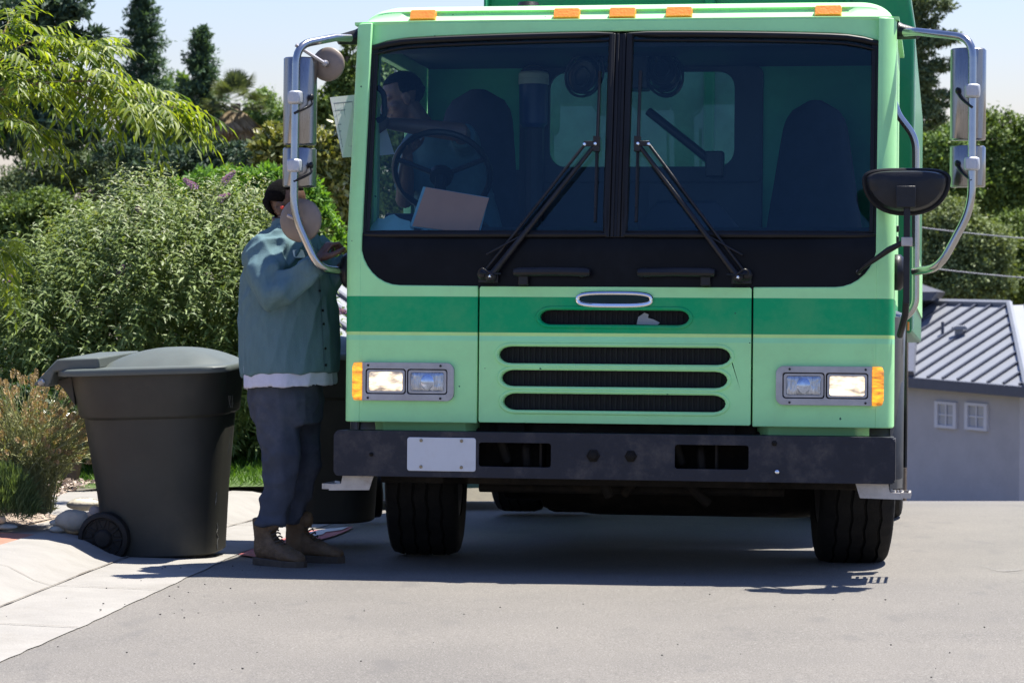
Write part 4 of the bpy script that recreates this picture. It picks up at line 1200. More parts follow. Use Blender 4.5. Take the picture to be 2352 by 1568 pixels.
def hand_into(mb, wrist, fwd, palm, k=1.0, curl=(28, 45, 35), thumb_side=1, spread=0.12):
    """wrist: point; fwd: from wrist to knuckles; palm: the way the palm faces; thumb_side: +1/-1 along fwd x palm"""
    f = Vector(fwd).normalized(); p = Vector(palm); p = (p - f * p.dot(f)).normalized(); s = f.cross(p) * thumb_side
    W = Vector(wrist)
    A = lambda a, b, c: W + (f * a + s * b + p * c) * k
    # palm: a flattened loft
    rings = []
    for a, hw, ht in ((-0.03, 0.026, 0.021), (0.0, 0.027, 0.018), (0.03, 0.036, 0.016), (0.065, 0.041, 0.014), (0.088, 0.041, 0.012), (0.096, 0.036, 0.008)):
        rings.append([A(a, hw * cos(t), ht * sin(t)) for t in np.linspace(0, 2 * pi, 15)[:-1]])
    mb.rings(rings)
    tips = []
    for i, (b, L, r) in enumerate(((0.031, 0.072, 0.0092), (0.0105, 0.080, 0.0095), (-0.0105, 0.075, 0.009), (-0.030, 0.060, 0.0082))):
        q = A(0.082, b, 0.0); ang = 0.0; pts = [q]; rad = [r * k]
        base = (f + s * (b * spread * 20)).normalized()
        for l, cdeg, rr in zip((0.44, 0.31, 0.25), curl, (0.95, 0.88, 0.7)):
            ang += radians(cdeg + 4 * i)
            d = base * cos(ang) + p * sin(ang)
            q = q + d * (L * l * k); pts.append(q); rad.append(r * rr * k)
        mb.tube(pts, rad, 8); mb.ball(pts[-1], rad[-1]); tips.append((pts[-1], d, rad[-1]))
        for q2, rr in zip(pts[:-1], rad): mb.ball(q2, rr * 1.06, None, 8, 6)
    t0 = A(0.022, 0.026, 0.004); t1 = t0 + (f * 0.55 + s * 0.72 + p * 0.35).normalized() * 0.040 * k
    t2 = t1 + (f * 0.86 + s * 0.25 + p * 0.45).normalized() * 0.033 * k; t3 = t2 + (f * 0.9 - s * 0.05 + p * 0.45).normalized() * 0.026 * k
    mb.tube([t0, t1, t2, t3], [0.016 * k, 0.0125 * k, 0.0105 * k, 0.0085 * k], 8); mb.ball(t3, 0.0085 * k)
    return tips
def ell(c, fv, rv, rf, rw, n=28, sq=1.0):
    return [c + fv * (rf * (abs(cos(t)) ** sq) * (1 if cos(t) >= 0 else -1)) + rv * (rw * (abs(sin(t)) ** sq) * (1 if sin(t) >= 0 else -1)) for t in np.linspace(0, 2 * pi, n + 1)[:-1]]

SKIN = mat('dark_skin', (0.085, 0.040, 0.026), 0.45, var=0.18, scale=25, bump=0.08, bscale=200)
SKIN2 = mat('tan_skin', (0.13, 0.065, 0.045), 0.5, var=0.12, scale=25)
HAIR = mat('black_hair', (0.005, 0.0042, 0.004), 0.9, spec=0.08, var=0.4, scale=90, bump=0.6, bscale=260)
SHIRT = mat('teal_work_shirt', (0.100, 0.168, 0.186), 0.85, spec=0.15, var=0.10, scale=40, bump=0.2, bscale=350, stretch=(1, 1, 0.3), dirt=(0.10, 0.17, 0.19), dirt_amt=0.5)
WTEE = mat('white_undershirt', (0.52, 0.52, 0.62), 0.9, var=0.08, scale=30)
PANTS = mat('navy_trousers', (0.058, 0.067, 0.090), 0.88, spec=0.15, var=0.22, scale=9, bump=0.3, bscale=300, dirt=(0.12, 0.125, 0.145), dirt_amt=0.7, dirt_scale=5)
BOOT = mat('brown_leather', (0.115, 0.068, 0.032), 0.7, var=0.4, scale=18, bump=0.35, bscale=90, dirt=(0.15, 0.105, 0.06), dirt_amt=0.4, dirt_scale=9)
SOLE = mat('boot_sole', (0.06, 0.045, 0.032), 0.85, var=0.3, scale=30)

# worker standing at the cab door
D0 = 13.08
PX = D0 / F
aw = radians(35)
fv, rv = Vector((cos(aw), -sin(aw), 0)), Vector((-sin(aw), -cos(aw), 0))
base = at(655, 1290, D0)
worker = thing('person', 'worker in teal shirt and navy trousers standing beside the cab door with one hand raised', 'person', base)
wp_ = lambda x, y, dd=0.0: at(x, y, D0 + dd)
rows = [(508, 634, 690, .062), (516, 627, 697, .075), (526, 612, 722, .125), (538, 598, 738, .175), (556, 583, 750, .222), (580, 572, 758, .240), (615, 565, 764, .25), (655, 560, 768, .255), (700, 557, 771, .258),
        (750, 555, 773, .262), (800, 555, 775, .262), (830, 556, 776, .258), (851, 558, 776, .255)]
def torso_rings(rows, grow=0.0, dd=0.0):
    out = []
    for y, xl, xr, rw in rows:
        half = (xr - xl) / 2 * PX + grow
        rf = sqrt(max(0.05 ** 2, half ** 2 - ((rw + grow) * sin(aw)) ** 2)) / cos(aw)
        out.append(ell(wp_((xl + xr) / 2, y, dd), fv, rv, rf, rw + grow, 30, 0.92))
    return out
sh = MB()
rr = torso_rings(rows)
# the hem dips behind, rises in front
last = rr[-1]
rr.append([p + Vector((0, 0, -0.006 - 0.030 * max(0, (p - base).dot(-fv) + 0.02) / 0.2 + 0.006 * sin(9 * i / 5.0))) for i, p in enumerate(last)])
sh.rings(rr)
S_ = wp_(607, 585, -0.16); E_ = wp_(628, 676, -0.30); Wr = wp_(720, 612, -0.30)
sh.tube([S_ + Vector((0.05, 0.08, 0.035)), S_, S_.lerp(E_, 0.5) + Vector((-0.008, -0.01, 0)), E_, E_.lerp(Wr, 0.25) + Vector((0, -0.012, -0.01)), E_.lerp(Wr, 0.6), Wr], [0.085, 0.100, 0.094, 0.082, 0.078, 0.066, 0.053], 16)
S2 = wp_(722, 575, 0.12); E2 = wp_(766, 640, 0.05); W2 = wp_(800, 598, 0.02)
sh.tube([S2 - Vector((0.06, 0, 0)), S2, E2, E2.lerp(W2, 0.5), W2], [0.09, 0.095, 0.075, 0.066, 0.055], 14)
f_low = cloth_folds([((0.12, -0.1, 1), 6, 0.8, 0.015, 3.1), ((0.3, 0, 1), 12, 1.6, 0.005, 5.5)])
f_hi = cloth_folds([((0.55, -0.2, 0.75), 10, 1.6, 0.026, 8.2), ((-0.3, 0, 1), 8, 1.4, 0.014, 4.5)])
def folds(p, n):
    t = max(0.0, min(1.0, (p.z - 1.05) / 0.35))
    return f_low(p, n) * (1 - t) + f_hi(p, n) * t
shirt = solid('shirt', sh, SHIRT, worker, 0.0085, 3, folds, base)
# cuff, collar, patch, placket and buttons belong to the shirt
def onto(o_, p, q):
    """first point of the cloth met from p towards q (both in the worker's own frame)"""
    hit, loc, nr, _ = o_.ray_cast(p, (q - p).normalized())
    return (loc, nr) if hit else (q, (p - q).normalized())
B0 = lambda v: v - base
cu = MB()
dcf = (Wr - E_).normalized()
cu.tube([B0(Wr - dcf * 0.055), B0(Wr - dcf * 0.045), B0(Wr + dcf * 0.015), B0(Wr + dcf * 0.02)], [0.056, 0.060, 0.057, 0.050], 20)
obj('cuff', cu, SHIRT, shirt, smooth=60)
co = MB()
nk = B0(wp_(664, 512)); 
co.rings([ell(nk + Vector((0, 0, z)), fv, rv, a, b_, 24) for z, a, b_ in ((-0.03, 0.088, 0.095), (0.0, 0.082, 0.085), (0.022, 0.078, 0.08), (0.022, 0.070, 0.072), (0.0, 0.070, 0.072))])
obj('collar', co, SHIRT, shirt)
pt = MB()
pts = []
for dx, dy in ((-14, -8), (-12, -10), (6, -11), (10, -9), (15, 5), (13, 8), (-6, 8), (-11, 5)):
    tgt = B0(wp_(686 + dx, 584 + dy, -0.12)); src = B0(wp_(686 + dx, 584 + dy, -1.5))
    l, n_ = onto(shirt, src, tgt); pts.append(l + (src - l).normalized() * 0.010)
pt.add(pts + [p + Vector((0, 0.012, 0)) for p in pts], [tuple(range(8)), tuple(range(15, 7, -1))] + [(i, (i + 1) % 8, 8 + (i + 1) % 8, 8 + i) for i in range(8)])
obj('name_patch', pt, mat('white_patch', (0.75, 0.76, 0.74), 0.8, var=0.1, scale=60, dirt=(0.35, 0.45, 0.4), dirt_amt=0.7, dirt_scale=45), shirt, smooth=0)
for y, x in ((668, 736), (713, 743), (744, 745), (800, 749), (838, 750)):
    src = B0(wp_(x - 2, y, -1.5)); l, n_ = onto(shirt, src, B0(wp_(x - 2, y, 0)))
    bt = MB(); bt.lathe([(0.0065, -0.002), (0.0065, 0.004), (0.003, 0.005)], Matrix.Translation(l) @ n_.to_track_quat('Z', 'Y').to_matrix().to_4x4(), 10)
    obj('button', bt, RUB, shirt)
plk = MB()
pv = []
for y in range(560, 866, 12):
    for x in (724 + (y - 560) * 0.055 + 4, 724 + (y - 560) * 0.055 + 5.5):
        src = B0(wp_(x, y, -1.5)); l, n_ = onto(shirt, src, B0(wp_(x, y, 0))); pv.append(l + n_ * 0.0025)
plk.add(pv, [(2 * i, 2 * i + 1, 2 * i + 3, 2 * i + 2) for i in range(len(pv) // 2 - 1)])
obj('placket', plk, mat('shirt_seam', (0.045, 0.09, 0.105), 0.9), shirt, smooth=0)
ts = MB()
rr = torso_rings([(800, 562, 770, .25), (862, 563, 772, .25), (880, 563, 773, .25)], -0.002)
rr.append([p + Vector((0, 0, -0.008 - 0.03 * max(0, (p - base).dot(-fv)) / 0.2 + 0.004 * sin(i * 1.3))) for i, p in enumerate(rr[-1])])
rr.append([p + (Vector((base.x, base.y, p.z)) - p) * 0.3 + Vector((0, 0, 0.02)) for p in rr[-1]])
ts.rings(rr)
obj_t = solid('undershirt', ts, WTEE, worker, 0.009, 2, cloth_folds([((0.1, 0, 1), 16, 2.0, 0.005, 2.2)]), base)
pn = MB()
pn.rings(torso_rings([(845, 574, 742, .20), (880, 573, 738, .195), (915, 574, 740, .20), (950, 580, 738, .185), (972, 590, 736, .15)]))
def leg(rows, dd):
    rg = []
    for i, (y, xl, xr, d_) in enumerate(rows):
        w = (xr - xl) / 2 * PX
        rg.append(ell(wp_((xl + xr) / 2, y, dd + d_), Vector((1, 0, 0)), Vector((0, -1, 0)), w, max(0.07, w * 0.98), 20))
    return rg
pn.rings(leg([(920, 574, 694, 0.02), (970, 584, 691, 0.01), (1010, 592, 690, 0), (1045, 598, 691, -0.01), (1085, 602, 688, -0.005), (1120, 600, 679, 0), (1150, 594, 673, 0.0), (1172, 588, 671, 0), (1182, 590, 666, 0), (1192, 582, 664, 0), (1203, 576, 658, 0)], -0.08))
pn.rings(leg([(920, 640, 740, 0), (970, 655, 739, 0), (1010, 668, 741, 0), (1045, 672, 743, 0), (1085, 672, 740, 0), (1120, 668, 730, 0), (1150, 664, 718, 0), (1175, 656, 704, 0), (1192, 652, 694, 0), (1200, 650, 690, 0)], 0.10))
tz = lambda p, n: cloth_folds([((0.9, 0, 0.35), 10, 2.5, 0.009, 4.4), ((-0.8, 0, 0.5), 11, 3.0, 0.007, 9.1), ((0, 0, 1), 7, 1.0, 0.009, 6.6)])(p, n) * (1.0 + 0.9 * max(0, 0.45 - p.z) / 0.45)
trs = solid('trousers', pn, PANTS, worker, 0.009, 2, tz, base)
for nm, heel, ang, sc, dd in (('boot', (594, 1286), 40, 1.0, -0.06), ('boot', (664, 1279), 24, 1.0, 0.14)):
    h = wp_(heel[0], heel[1], dd); h.z = road_z(h.y) + 0.004
    ff = Vector((cos(radians(ang)), -sin(radians(ang)), 0)); ss = Vector((ff.y, -ff.x, 0))
    Q = lambda a, b_, z: h + (ff * a + ss * b_ + Vector((0, 0, z))) * sc - base
    b = MB()
    rg = []
    for a, hw, z0, z1 in ((-0.012, 0.018, 0.04, 0.10), (0.0, 0.034, 0.03, 0.15), (0.04, 0.041, 0.025, 0.17), (0.09, 0.043, 0.025, 0.15), (0.14, 0.046, 0.025, 0.118), (0.19, 0.050, 0.022, 0.095), (0.235, 0.050, 0.022, 0.082), (0.272, 0.040, 0.024, 0.068), (0.292, 0.022, 0.028, 0.052)):
        rg.append([Q(a, hw * (abs(cos(t)) ** 0.7) * (1 if cos(t) > 0 else -1), (z0 + z1) / 2 + (z1 - z0) / 2 * (abs(sin(t)) ** 0.8) * (1 if sin(t) > 0 else -1)) for t in np.linspace(0, 2 * pi, 19)[:-1]])
    b.rings(rg)
    b.rings([[Q(cx + rx * cos(t), ry * sin(t), z) for t in np.linspace(0, 2 * pi, 19)[:-1]] for z, cx, rx, ry in ((0.06, 0.045, 0.058, 0.042), (0.12, 0.045, 0.060, 0.046), (0.17, 0.043, 0.060, 0.050), (0.205, 0.042, 0.064, 0.055), (0.222, 0.042, 0.064, 0.055))])
    b.ball(Q(0.10, 0, 0.20), (0.03, 0.03, 0.045))
    bo_ = solid('boot', b, BOOT, worker, 0.007, 1, cloth_folds([((0.3, 1, 0.2), 25, 9, 0.0022, 7.7), ((0, 0, 1), 16, 8, 0.002, 2.7)]))
    so = MB()
    outl = [(-0.018, 0.0), (-0.012, 0.03), (0.02, 0.043), (0.09, 0.046), (0.17, 0.053), (0.24, 0.055), (0.285, 0.040), (0.302, 0.0)]
    outl = outl + [(a, -w) for a, w in outl[-2:0:-1]]
    so.rings([[Q(a, w, z) for a, w in outl] for z in (0.0, 0.012, 0.014, 0.034)])
    obj('sole', so, SOLE, bo_, bevel=0.003)
    la = MB()
    for k in range(5):
        la.tube([Q(0.105 + 0.012 * k - (0.0 if k < 2 else 0.0), -0.03, 0.165 - 0.016 * k), Q(0.118 + 0.013 * k, 0.0, 0.176 - 0.016 * k), Q(0.105 + 0.012 * k, 0.03, 0.165 - 0.016 * k)], 0.004, 6)
    obj('laces', la, SOLE, bo_)
# body: head, neck, trunk, arms, hands, legs in one skin
bd_ = MB()
Hc = wp_(662, 474, -0.02)
hfwd = Vector((cos(radians(22)), -sin(radians(22)), -0.06))
HP, HR = head_into(bd_, Hc, hfwd)
bd_.tube([wp_(652, 548), wp_(654, 525), HP(-0.02, 0, -0.05)], [0.085, 0.062, 0.058], 16)
bd_.rings(torso_rings([(540, 615, 715, .13), (600, 585, 740, .19), (700, 580, 748, .20), (850, 600, 715, .15), (930, 605, 705, .12)], -0.02))
for pth in ((S_, E_, Wr), (S2, E2, W2)): bd_.tube([pth[0], pth[1], pth[1].lerp(pth[2], 0.5), pth[2]], [0.055, 0.046, 0.042, 0.031], 12)
for (x0, x1, x2, dd) in ((632, 645, 632, -0.08), (695, 708, 676, 0.10)):
    bd_.tube([wp_(x0, 900, dd), wp_(x1, 1060, dd), wp_(x2, 1205, dd)], [0.06, 0.045, 0.030], 12)
hdir = (wp_(756, 560, -0.26) - Wr).normalized()
tips = hand_into(bd_, Wr + hdir * 0.03, hdir, Vector((0.75, 0.35, -0.55)), 1.15, (40, 55, 40), -1)
hand_into(bd_, W2, Vector((0.7, 0.3, 0.35)), Vector((0.3, 0.7, -0.5)), 1.0, (15, 22, 18), 1)
bodym = solid('body', bd_, SKIN, worker, 0.0046, 2, None, base)
hr = MB()
ballv = MB(); ballv.ball((0, 0, 0), (0.1045, 0.0835, 0.094), None, 26, 18)
hr.v = [tuple(B0(HP(-0.018 + x - (0.012 if z < 0.0 else 0), y * (1.0 if z > -0.04 else 0.97), 0.038 + z)) ) for x, y, z in ballv.v]
hr.f = [f for f in ballv.f if not (sum(ballv.v[i][0] for i in f) / len(f) > 0.030 and sum(ballv.v[i][2] for i in f) / len(f) < 0.052) and not (sum(ballv.v[i][0] for i in f) / len(f) > -0.028 and sum(ballv.v[i][2] for i in f) / len(f) < -0.010)]
hro = obj('hair', hr, HAIR, worker, smooth=80)
hro.modifiers.new('t', 'SOLIDIFY').thickness = 0.006
for s in (-1, 1):
    ey = MB(); ey.ball(B0(HP(0.077, 0.030 * s, 0.002)), 0.0115, None, 12, 8)
    obj('eye', ey, mat('eye_white', (0.5, 0.46, 0.42), 0.2), worker)
ep = MB(); ep.ball(B0(HP(0.012, 0.084, -0.004)), (0.010, 0.010, 0.009)); obj('ear_plug', ep, mat('orange_foam', (0.85, 0.08, 0.05), 0.7), worker)
wa = MB(); wa.tube([B0(Wr + dcf * t) for t in (0.022, 0.036)], 0.036, 16); obj('wristband', wa, RUB, worker)

# driver, leaning towards the open window
dbase = Vector((-0.86, 1.12, 1.37))
driver = thing('person', 'driver in dark teal shirt seated behind the windscreen, leaning to the window with papers', 'person', TM @ dbase, TR)
dsh = MB()
ax_ = lambda c, rx, ry: ell(Vector(c), Vector((1, 0, 0)), Vector((0, 1, 0)), rx, ry, 20)
dsh.rings([ax_((-0.86, 1.10, 1.38), 0.19, 0.15), ax_((-0.88, 1.08, 1.55), 0.215, 0.175), ax_((-0.92, 1.05, 1.75), 0.205, 0.155), ax_((-0.97, 1.04, 1.92), 0.205, 0.135), ax_((-1.00, 1.02, 2.02), 0.175, 0.105), ax_((-1.04, 1.0, 2.08), 0.08, 0.075)])
dS, dE, dH = Vector((-0.845, 0.98, 2.0)), tl(1058, 304, 0.72), tl(893, 284, 0.66)
dsh.tube([dS + Vector((-0.05, 0.03, 0)), dS, dS.lerp(dE, 0.75)], [0.085, 0.078, 0.066], 14)
eS, eE, eH = Vector((-1.12, 1.0, 1.97)), Vector((-1.14, 0.92, 1.72)), Vector((-1.10, 0.78, 1.93))
dsh.tube([eS + Vector((0.05, 0.02, 0)), eS, eS.lerp(eE, 0.8)], [0.08, 0.07, 0.06], 14)
solid('shirt', dsh, mat('driver_shirt', (0.05, 0.12, 0.14), 0.85, var=0.15, scale=20), driver, 0.010, 3, cloth_folds([((0.5, 0.2, 0.6), 12, 3, 0.006, 2.0)]), dbase)
dtr = MB()
for x in (-0.98, -0.74): dtr.tube([Vector((-0.86 + (x + 0.86) * 0.6, 1.15, 1.42)), Vector((x, 0.80, 1.44)), Vector((x, 0.72, 1.3)), Vector((x, 0.70, 0.98))], [0.11, 0.085, 0.075, 0.06], 14)
dtr.ball((-0.86, 1.12, 1.43), (0.2, 0.17, 0.12))
solid('trousers', dtr, PANTS, driver, 0.012, 2, None, dbase)
db = MB()
dHc = tl(922, 226, 0.95)
dP, dR = head_into(db, dHc, Vector((-0.86, -0.42, -0.30)))
db.tube([Vector((-1.02, 1.02, 1.98)), Vector((-1.06, 1.0, 2.07)), dP(-0.02, 0, -0.04)], [0.09, 0.06, 0.057], 14)
db.rings([ax_((-0.87, 1.1, 1.40), 0.15, 0.12), ax_((-0.93, 1.05, 1.75), 0.16, 0.12), ax_((-1.0, 1.02, 2.0), 0.14, 0.09)])
db.tube([dS, dE, dE.lerp(dH, 0.5), dH], [0.055, 0.048, 0.043, 0.030], 12)
db.tube([eS, eE, eE.lerp(eH, 0.5), eH], [0.055, 0.046, 0.042, 0.029], 12)
for x in (-0.98, -0.74): db.tube([Vector((-0.86 + (x + 0.86) * 0.6, 1.15, 1.42)), Vector((x, 0.80, 1.44)), Vector((x, 0.72, 1.3)), Vector((x, 0.70, 0.93))], [0.09, 0.065, 0.055, 0.04], 12)
hand_into(db, dH, Vector((-0.85, -0.25, 0.22)), Vector((-0.2, 0.9, -0.3)), 1.0, (30, 38, 25), 1)
hand_into(db, eH, Vector((0.1, -0.5, 0.6)), Vector((0.6, -0.3, -0.5)), 1.0, (45, 55, 35), 1)
solid('body', db, SKIN2, driver, 0.0055, 2, None, dbase)
dh = MB()
dh.v = [tuple(dP(-0.018 + x - (0.010 if z < 0.0 else 0), y, 0.038 + z) - dbase) for x, y, z in ballv.v]
dh.f = [f for f in ballv.f if not (sum(ballv.v[i][0] for i in f) / len(f) > 0.035 and sum(ballv.v[i][2] for i in f) / len(f) < 0.05) and not (sum(ballv.v[i][0] for i in f) / len(f) > -0.03 and sum(ballv.v[i][2] for i in f) / len(f) < -0.02)]
obj('hair', dh, HAIR, driver, smooth=80).modifiers.new('t', 'SOLIDIFY').thickness = 0.007

# ---------------------------------------------------------------- wheeled bins
BING = mat('bin_plastic', (0.036, 0.0365, 0.031), 0.5, spec=0.25, var=0.14, scale=5, bump=0.06, bscale=300, dirt=(0.075, 0.062, 0.048), dirt_amt=0.5, dirt_scale=2.2, rvar=0.08)
LIDG = mat('bin_lid_plastic', (0.088, 0.102, 0.094), 0.5, spec=0.2, var=0.1, scale=6, dirt=(0.11, 0.11, 0.10), dirt_amt=0.4, dirt_scale=4)
BWH = mat('bin_wheel', (0.011, 0.010, 0.009), 0.6, spec=0.25, var=0.25, scale=15, dirt=(0.075, 0.06, 0.045), dirt_amt=0.4)
SCR = mat('scuff_marks', (0.22, 0.22, 0.20), 0.7, var=0.4, scale=60)
def srr(cx, hx, hy, z, r, n=7, tilt=0.0):
    return [Vector((cx + u, v, z + tilt * (u))) for u, v in rrect(-hx, hx, -hy, hy, r, n)]
def make_bin(name, label, loc, R):
    t = thing(name, label, 'wheeled bin', loc, R)
    b = MB()
    b.rings([srr(0.0, hx, hy, z, r) for z, hx, hy, r in ((0.012, 0.255, 0.225, 0.17), (0.022, 0.268, 0.238, 0.18), (0.30, 0.292, 0.258, 0.195), (0.655, 0.336, 0.288, 0.215), (0.665, 0.350, 0.302, 0.21), (0.672, 0.353, 0.305, 0.21), (0.86, 0.372, 0.318, 0.19), (0.868, 0.38, 0.326, 0.16), (0.872, 0.365, 0.31, 0.15), (0.80, 0.35, 0.30, 0.15))])
    body_ = obj('bin_body', b, BING, t, smooth=40)
    # axle recess cheeks and handle arms at the back
    hb = MB()
    for s in (-1, 1):
        hb.rings([[Vector((x, s * y, z)) for x, z in ((-0.355, 0.858), (-0.44, 0.835), (-0.40, 0.80), (-0.345, 0.72))] for y in (0.17, 0.20)])
    hb.tube([Vector((-0.47, -0.24, 0.838)), Vector((-0.47, 0.24, 0.838))], 0.018, 12)
    obj('handle', hb, BING, t, bevel=0.004)
    l = MB()
    rg = []
    for k, z in ((1.0, 0.862), (1.005, 0.868), (1.005, 0.885), (0.985, 0.893), (0.93, 0.896)):
        rg.append(srr(0.0, 0.405 * k, 0.345 * k, z, 0.115, 7, 0.0))
    l.rings(rg, True)
    # dome
    rg = []
    for q in np.linspace(0, 1, 9):
        rr2 = 1 - q
        hgt = 0.895 + 0.075 * (1 - (1 - q) ** 2.2)
        rg.append([Vector((0.075 + u, v, hgt)) for u, v in rrect(-0.285 * rr2 - 0.012, 0.285 * rr2 + 0.012, -0.26 * rr2 - 0.012, 0.26 * rr2 + 0.012, 0.14 * rr2 + 0.011, 7)])
    l.rings(rg)
    lid = obj('lid', l, LIDG, t, smooth=50)
    hg = MB()
    prof = [(-0.505, 0.826), (-0.385, 0.942), (-0.185, 0.944), (-0.185, 0.892), (-0.40, 0.886), (-0.43, 0.815)]
    hg.rings([[Vector((x, y, z)) for x, z in prof] for y in (-0.315, 0.315)])
    obj('lid_hinge', hg, LIDG, lid, bevel=0.008)
    for s in (-1, 1):
        pnn = MB(); pnn.lathe([(0.017, 0), (0.017, 0.006), (0.010, 0.012)], Matrix.Translation((-0.462, s * 0.315, 0.838)) @ Matrix.Rotation(radians(-90 * s), 4, 'X'), 14)
        obj('hinge_pin', pnn, STEEL, lid)
        w = MB()
        Mw = Matrix.Translation((-0.212, s * 0.262, 0.112)) @ Matrix.Rotation(radians(-90 * s), 4, 'X')
        w.lathe([(0.02, -0.04), (0.10, -0.04), (0.116, -0.034), (0.121, -0.02), (0.121, 0.012), (0.117, 0.024), (0.106, 0.030), (0.098, 0.030), (0.094, 0.018), (0.045, 0.018), (0.040, 0.03), (0.034, 0.036), (0.012, 0.038)], Mw, 40)
        wo_ = obj('wheel', w, BWH, t, smooth=35)
        sp = MB()
        for k in range(10):
            a0 = 2 * pi * (k + 0.13) / 10; a1 = 2 * pi * (k + 0.87) / 10
            am = (a0 + a1) / 2
            poly = [Mw @ Vector((r * cos(a), r * sin(a), 0.021)) for r, a in ((0.052, am - 0.12), (0.088, a0), (0.088, am), (0.088, a1), (0.052, am + 0.12))]
            sp.tube(poly, 0.0035, 6, closed=True)
        obj('spokes', sp, BWH, wo_)
    axl = MB(); axl.tube([Vector((-0.212, -0.24, 0.112)), Vector((-0.212, 0.24, 0.112))], 0.012, 8)
    obj('axle', axl, STEEL, t)
    return t, body_, lid
Rb = Matrix.Rotation(radians(-9), 3, 'Z') @ Matrix.Rotation(radians(-2.0), 3, 'Y')
bp0 = ground(376, 1272); bp0 = ground(381, 1277) + Vector((0, 0, 0.008))
bin1, bb1, lid1 = make_bin('wheeled_bin', 'dark grey wheeled bin with domed lid in front of the flowering bush', bp0, Rb)
bin1.scale = (1.06, 1.06, 1.06)
bpy.context.view_layer.update()
scf = MB()
def scuff(pts, w):
    P = []
    for x, y in pts:
        o_ = Rb.transposed() @ (CAM - bp0) / 1.06; d_ = Rb.transposed() @ ray(x, y)
        hit, loc, nrm, _ = bb1.ray_cast(o_, d_)
        if hit: P.append((loc + nrm * 0.0015))
    for i in range(len(P) - 1):
        a, c = P[i], P[i + 1]
        sd = (c - a).cross(Vector((0, -1, 0))).normalized() * w * (0.4 + random.random())
        scf.add([a - sd, a + sd, c + sd * 0.7, c - sd * 0.7], [(0, 1, 2, 3)])
scuff([(531 - 0.2 * k, 985 + k * 1.5) for k in range(0, 40, 3)], 0.0012)
scuff([(498, 1200), (500, 1212), (497, 1222), (501, 1232), (498, 1245), (499, 1262)], 0.002)
scuff([(497 - k * 0.5, 1130 + 6 * k) for k in range(6)], 0.0015)
for x in (525, 529, 533): scuff([(x, 908), (x + 1, 925), (x, 936)], 0.0012)
obj('scuff', scf, SCR, bb1, smooth=0)
Rb2 = Matrix.Rotation(radians(-84), 3, 'Z')
bp2 = Vector(((752 - CX) * 14.25 / F, 14.25, 0.0)); bp2.z = 1.66 - (1213 - HOR) * 13.95 / F
bin2, bb2, lid2 = make_bin('wheeled_bin', 'dark wheeled bin half hidden between the standing worker and the truck', bp2, Rb2)

# ---------------------------------------------------------------- plants
def unit(a): return a / np.maximum(1e-9, np.linalg.norm(a, axis=-1, keepdims=True))
def leaves(P, D, N, L, W, droop=0.25, fold=0.35):
    D = unit(D); S = unit(np.cross(D, N)); N = np.cross(S, D)
    L = L[:, None]; W = W[:, None]
    up = np.array([0, 0, 1.0])
    b = P; m = P + D * L * 0.5 - up * droop * L * 0.12
    l = P + D * L * 0.42 + S * W * 0.5 + N * fold * W * 0.5 - up * droop * L * 0.1
    r = P + D * L * 0.42 - S * W * 0.5 + N * fold * W * 0.5 - up * droop * L * 0.1
    t = P + D * L - up * droop * L * 0.5
    V = np.stack([b, l, m, r, t], 1).reshape(-1, 3)
    n = len(P)
    F_ = np.array([[0, 2, 1], [0, 3, 2], [1, 2, 4], [2, 3, 4]])[None] + (np.arange(n) * 5)[:, None, None]
    return V, F_.reshape(-1, 3)
def cards(P, D, N, L, W):
    D = unit(D); S = unit(np.cross(D, N)); N = np.cross(S, D)
    L = L[:, None]; W = W[:, None]
    b = P; l = P + D * L * 0.5 + S * W * 0.5 + N * 0.15 * W; r = P + D * L * 0.5 - S * W * 0.5 + N * 0.15 * W; t = P + D * L
    V = np.stack([b, r, t, l], 1).reshape(-1, 3)
    return V, np.arange(len(P) * 4).reshape(-1, 4)
def rnd_dirs(n, up=0.0):
    v = rng.normal(size=(n, 3)); v[:, 2] += up
    return unit(v)
def np3(v): return np.array([v[0], v[1], v[2]], dtype=float)
def terrain_z(x, d):
    return (0.15 - 0.1 * (d - 22) if d > 22 else 0.1) if x < 0 else road_z(d) - 0.35
BARK = mat('bark', (0.11, 0.08, 0.055), 0.95, var=0.35, scale=14, bump=0.6, bscale=40)
def blob_points(blobs, n, clump=0.26, shell=0.55):
    """leaf positions in clumps that crowd the outer part of each lump of the crown"""
    vol = np.array([r[0] * r[2] for c, r in blobs]); cnt = np.maximum(40, (n * vol / vol.sum())).astype(int)
    Ps, Ns = [], []
    for (c, r), k in zip(blobs, cnt):
        c, r = np3(c), np.array(r, float)
        nc = max(8, int(k / 55))
        dirs = rnd_dirs(nc, 0.25)
        rad = shell + (1 - shell) * rng.random(nc) ** 0.6
        cc = dirs * rad[:, None]
        which = rng.integers(0, nc, k)
        cr = clump * (0.55 + 0.8 * rng.random(nc))
        off = rng.normal(size=(k, 3)) * 0.5
        off[:, 2] *= 0.7
        p = cc[which] + off * cr[which][:, None]
        Ps.append(c + p * r); Ns.append(unit(off * 0.8 + dirs[which] * 0.6 + np.array([0, 0, 0.6]) + rng.normal(size=(k, 3)) * 0.45))
    return np.concatenate(Ps), np.concatenate(Ns)
def px_blobs(blobs, d, dj=0.0, thick=0.9):
    out = []
    for b in blobs:
        x, y, rx, ry = b[:4]
        dd = d + (b[4] if len(b) > 4 else 0.0)
        k = dd / F
        out.append((at(x, y, dd), (rx * k, min(rx, ry * 1.4) * k * thick, ry * k)))
    return out
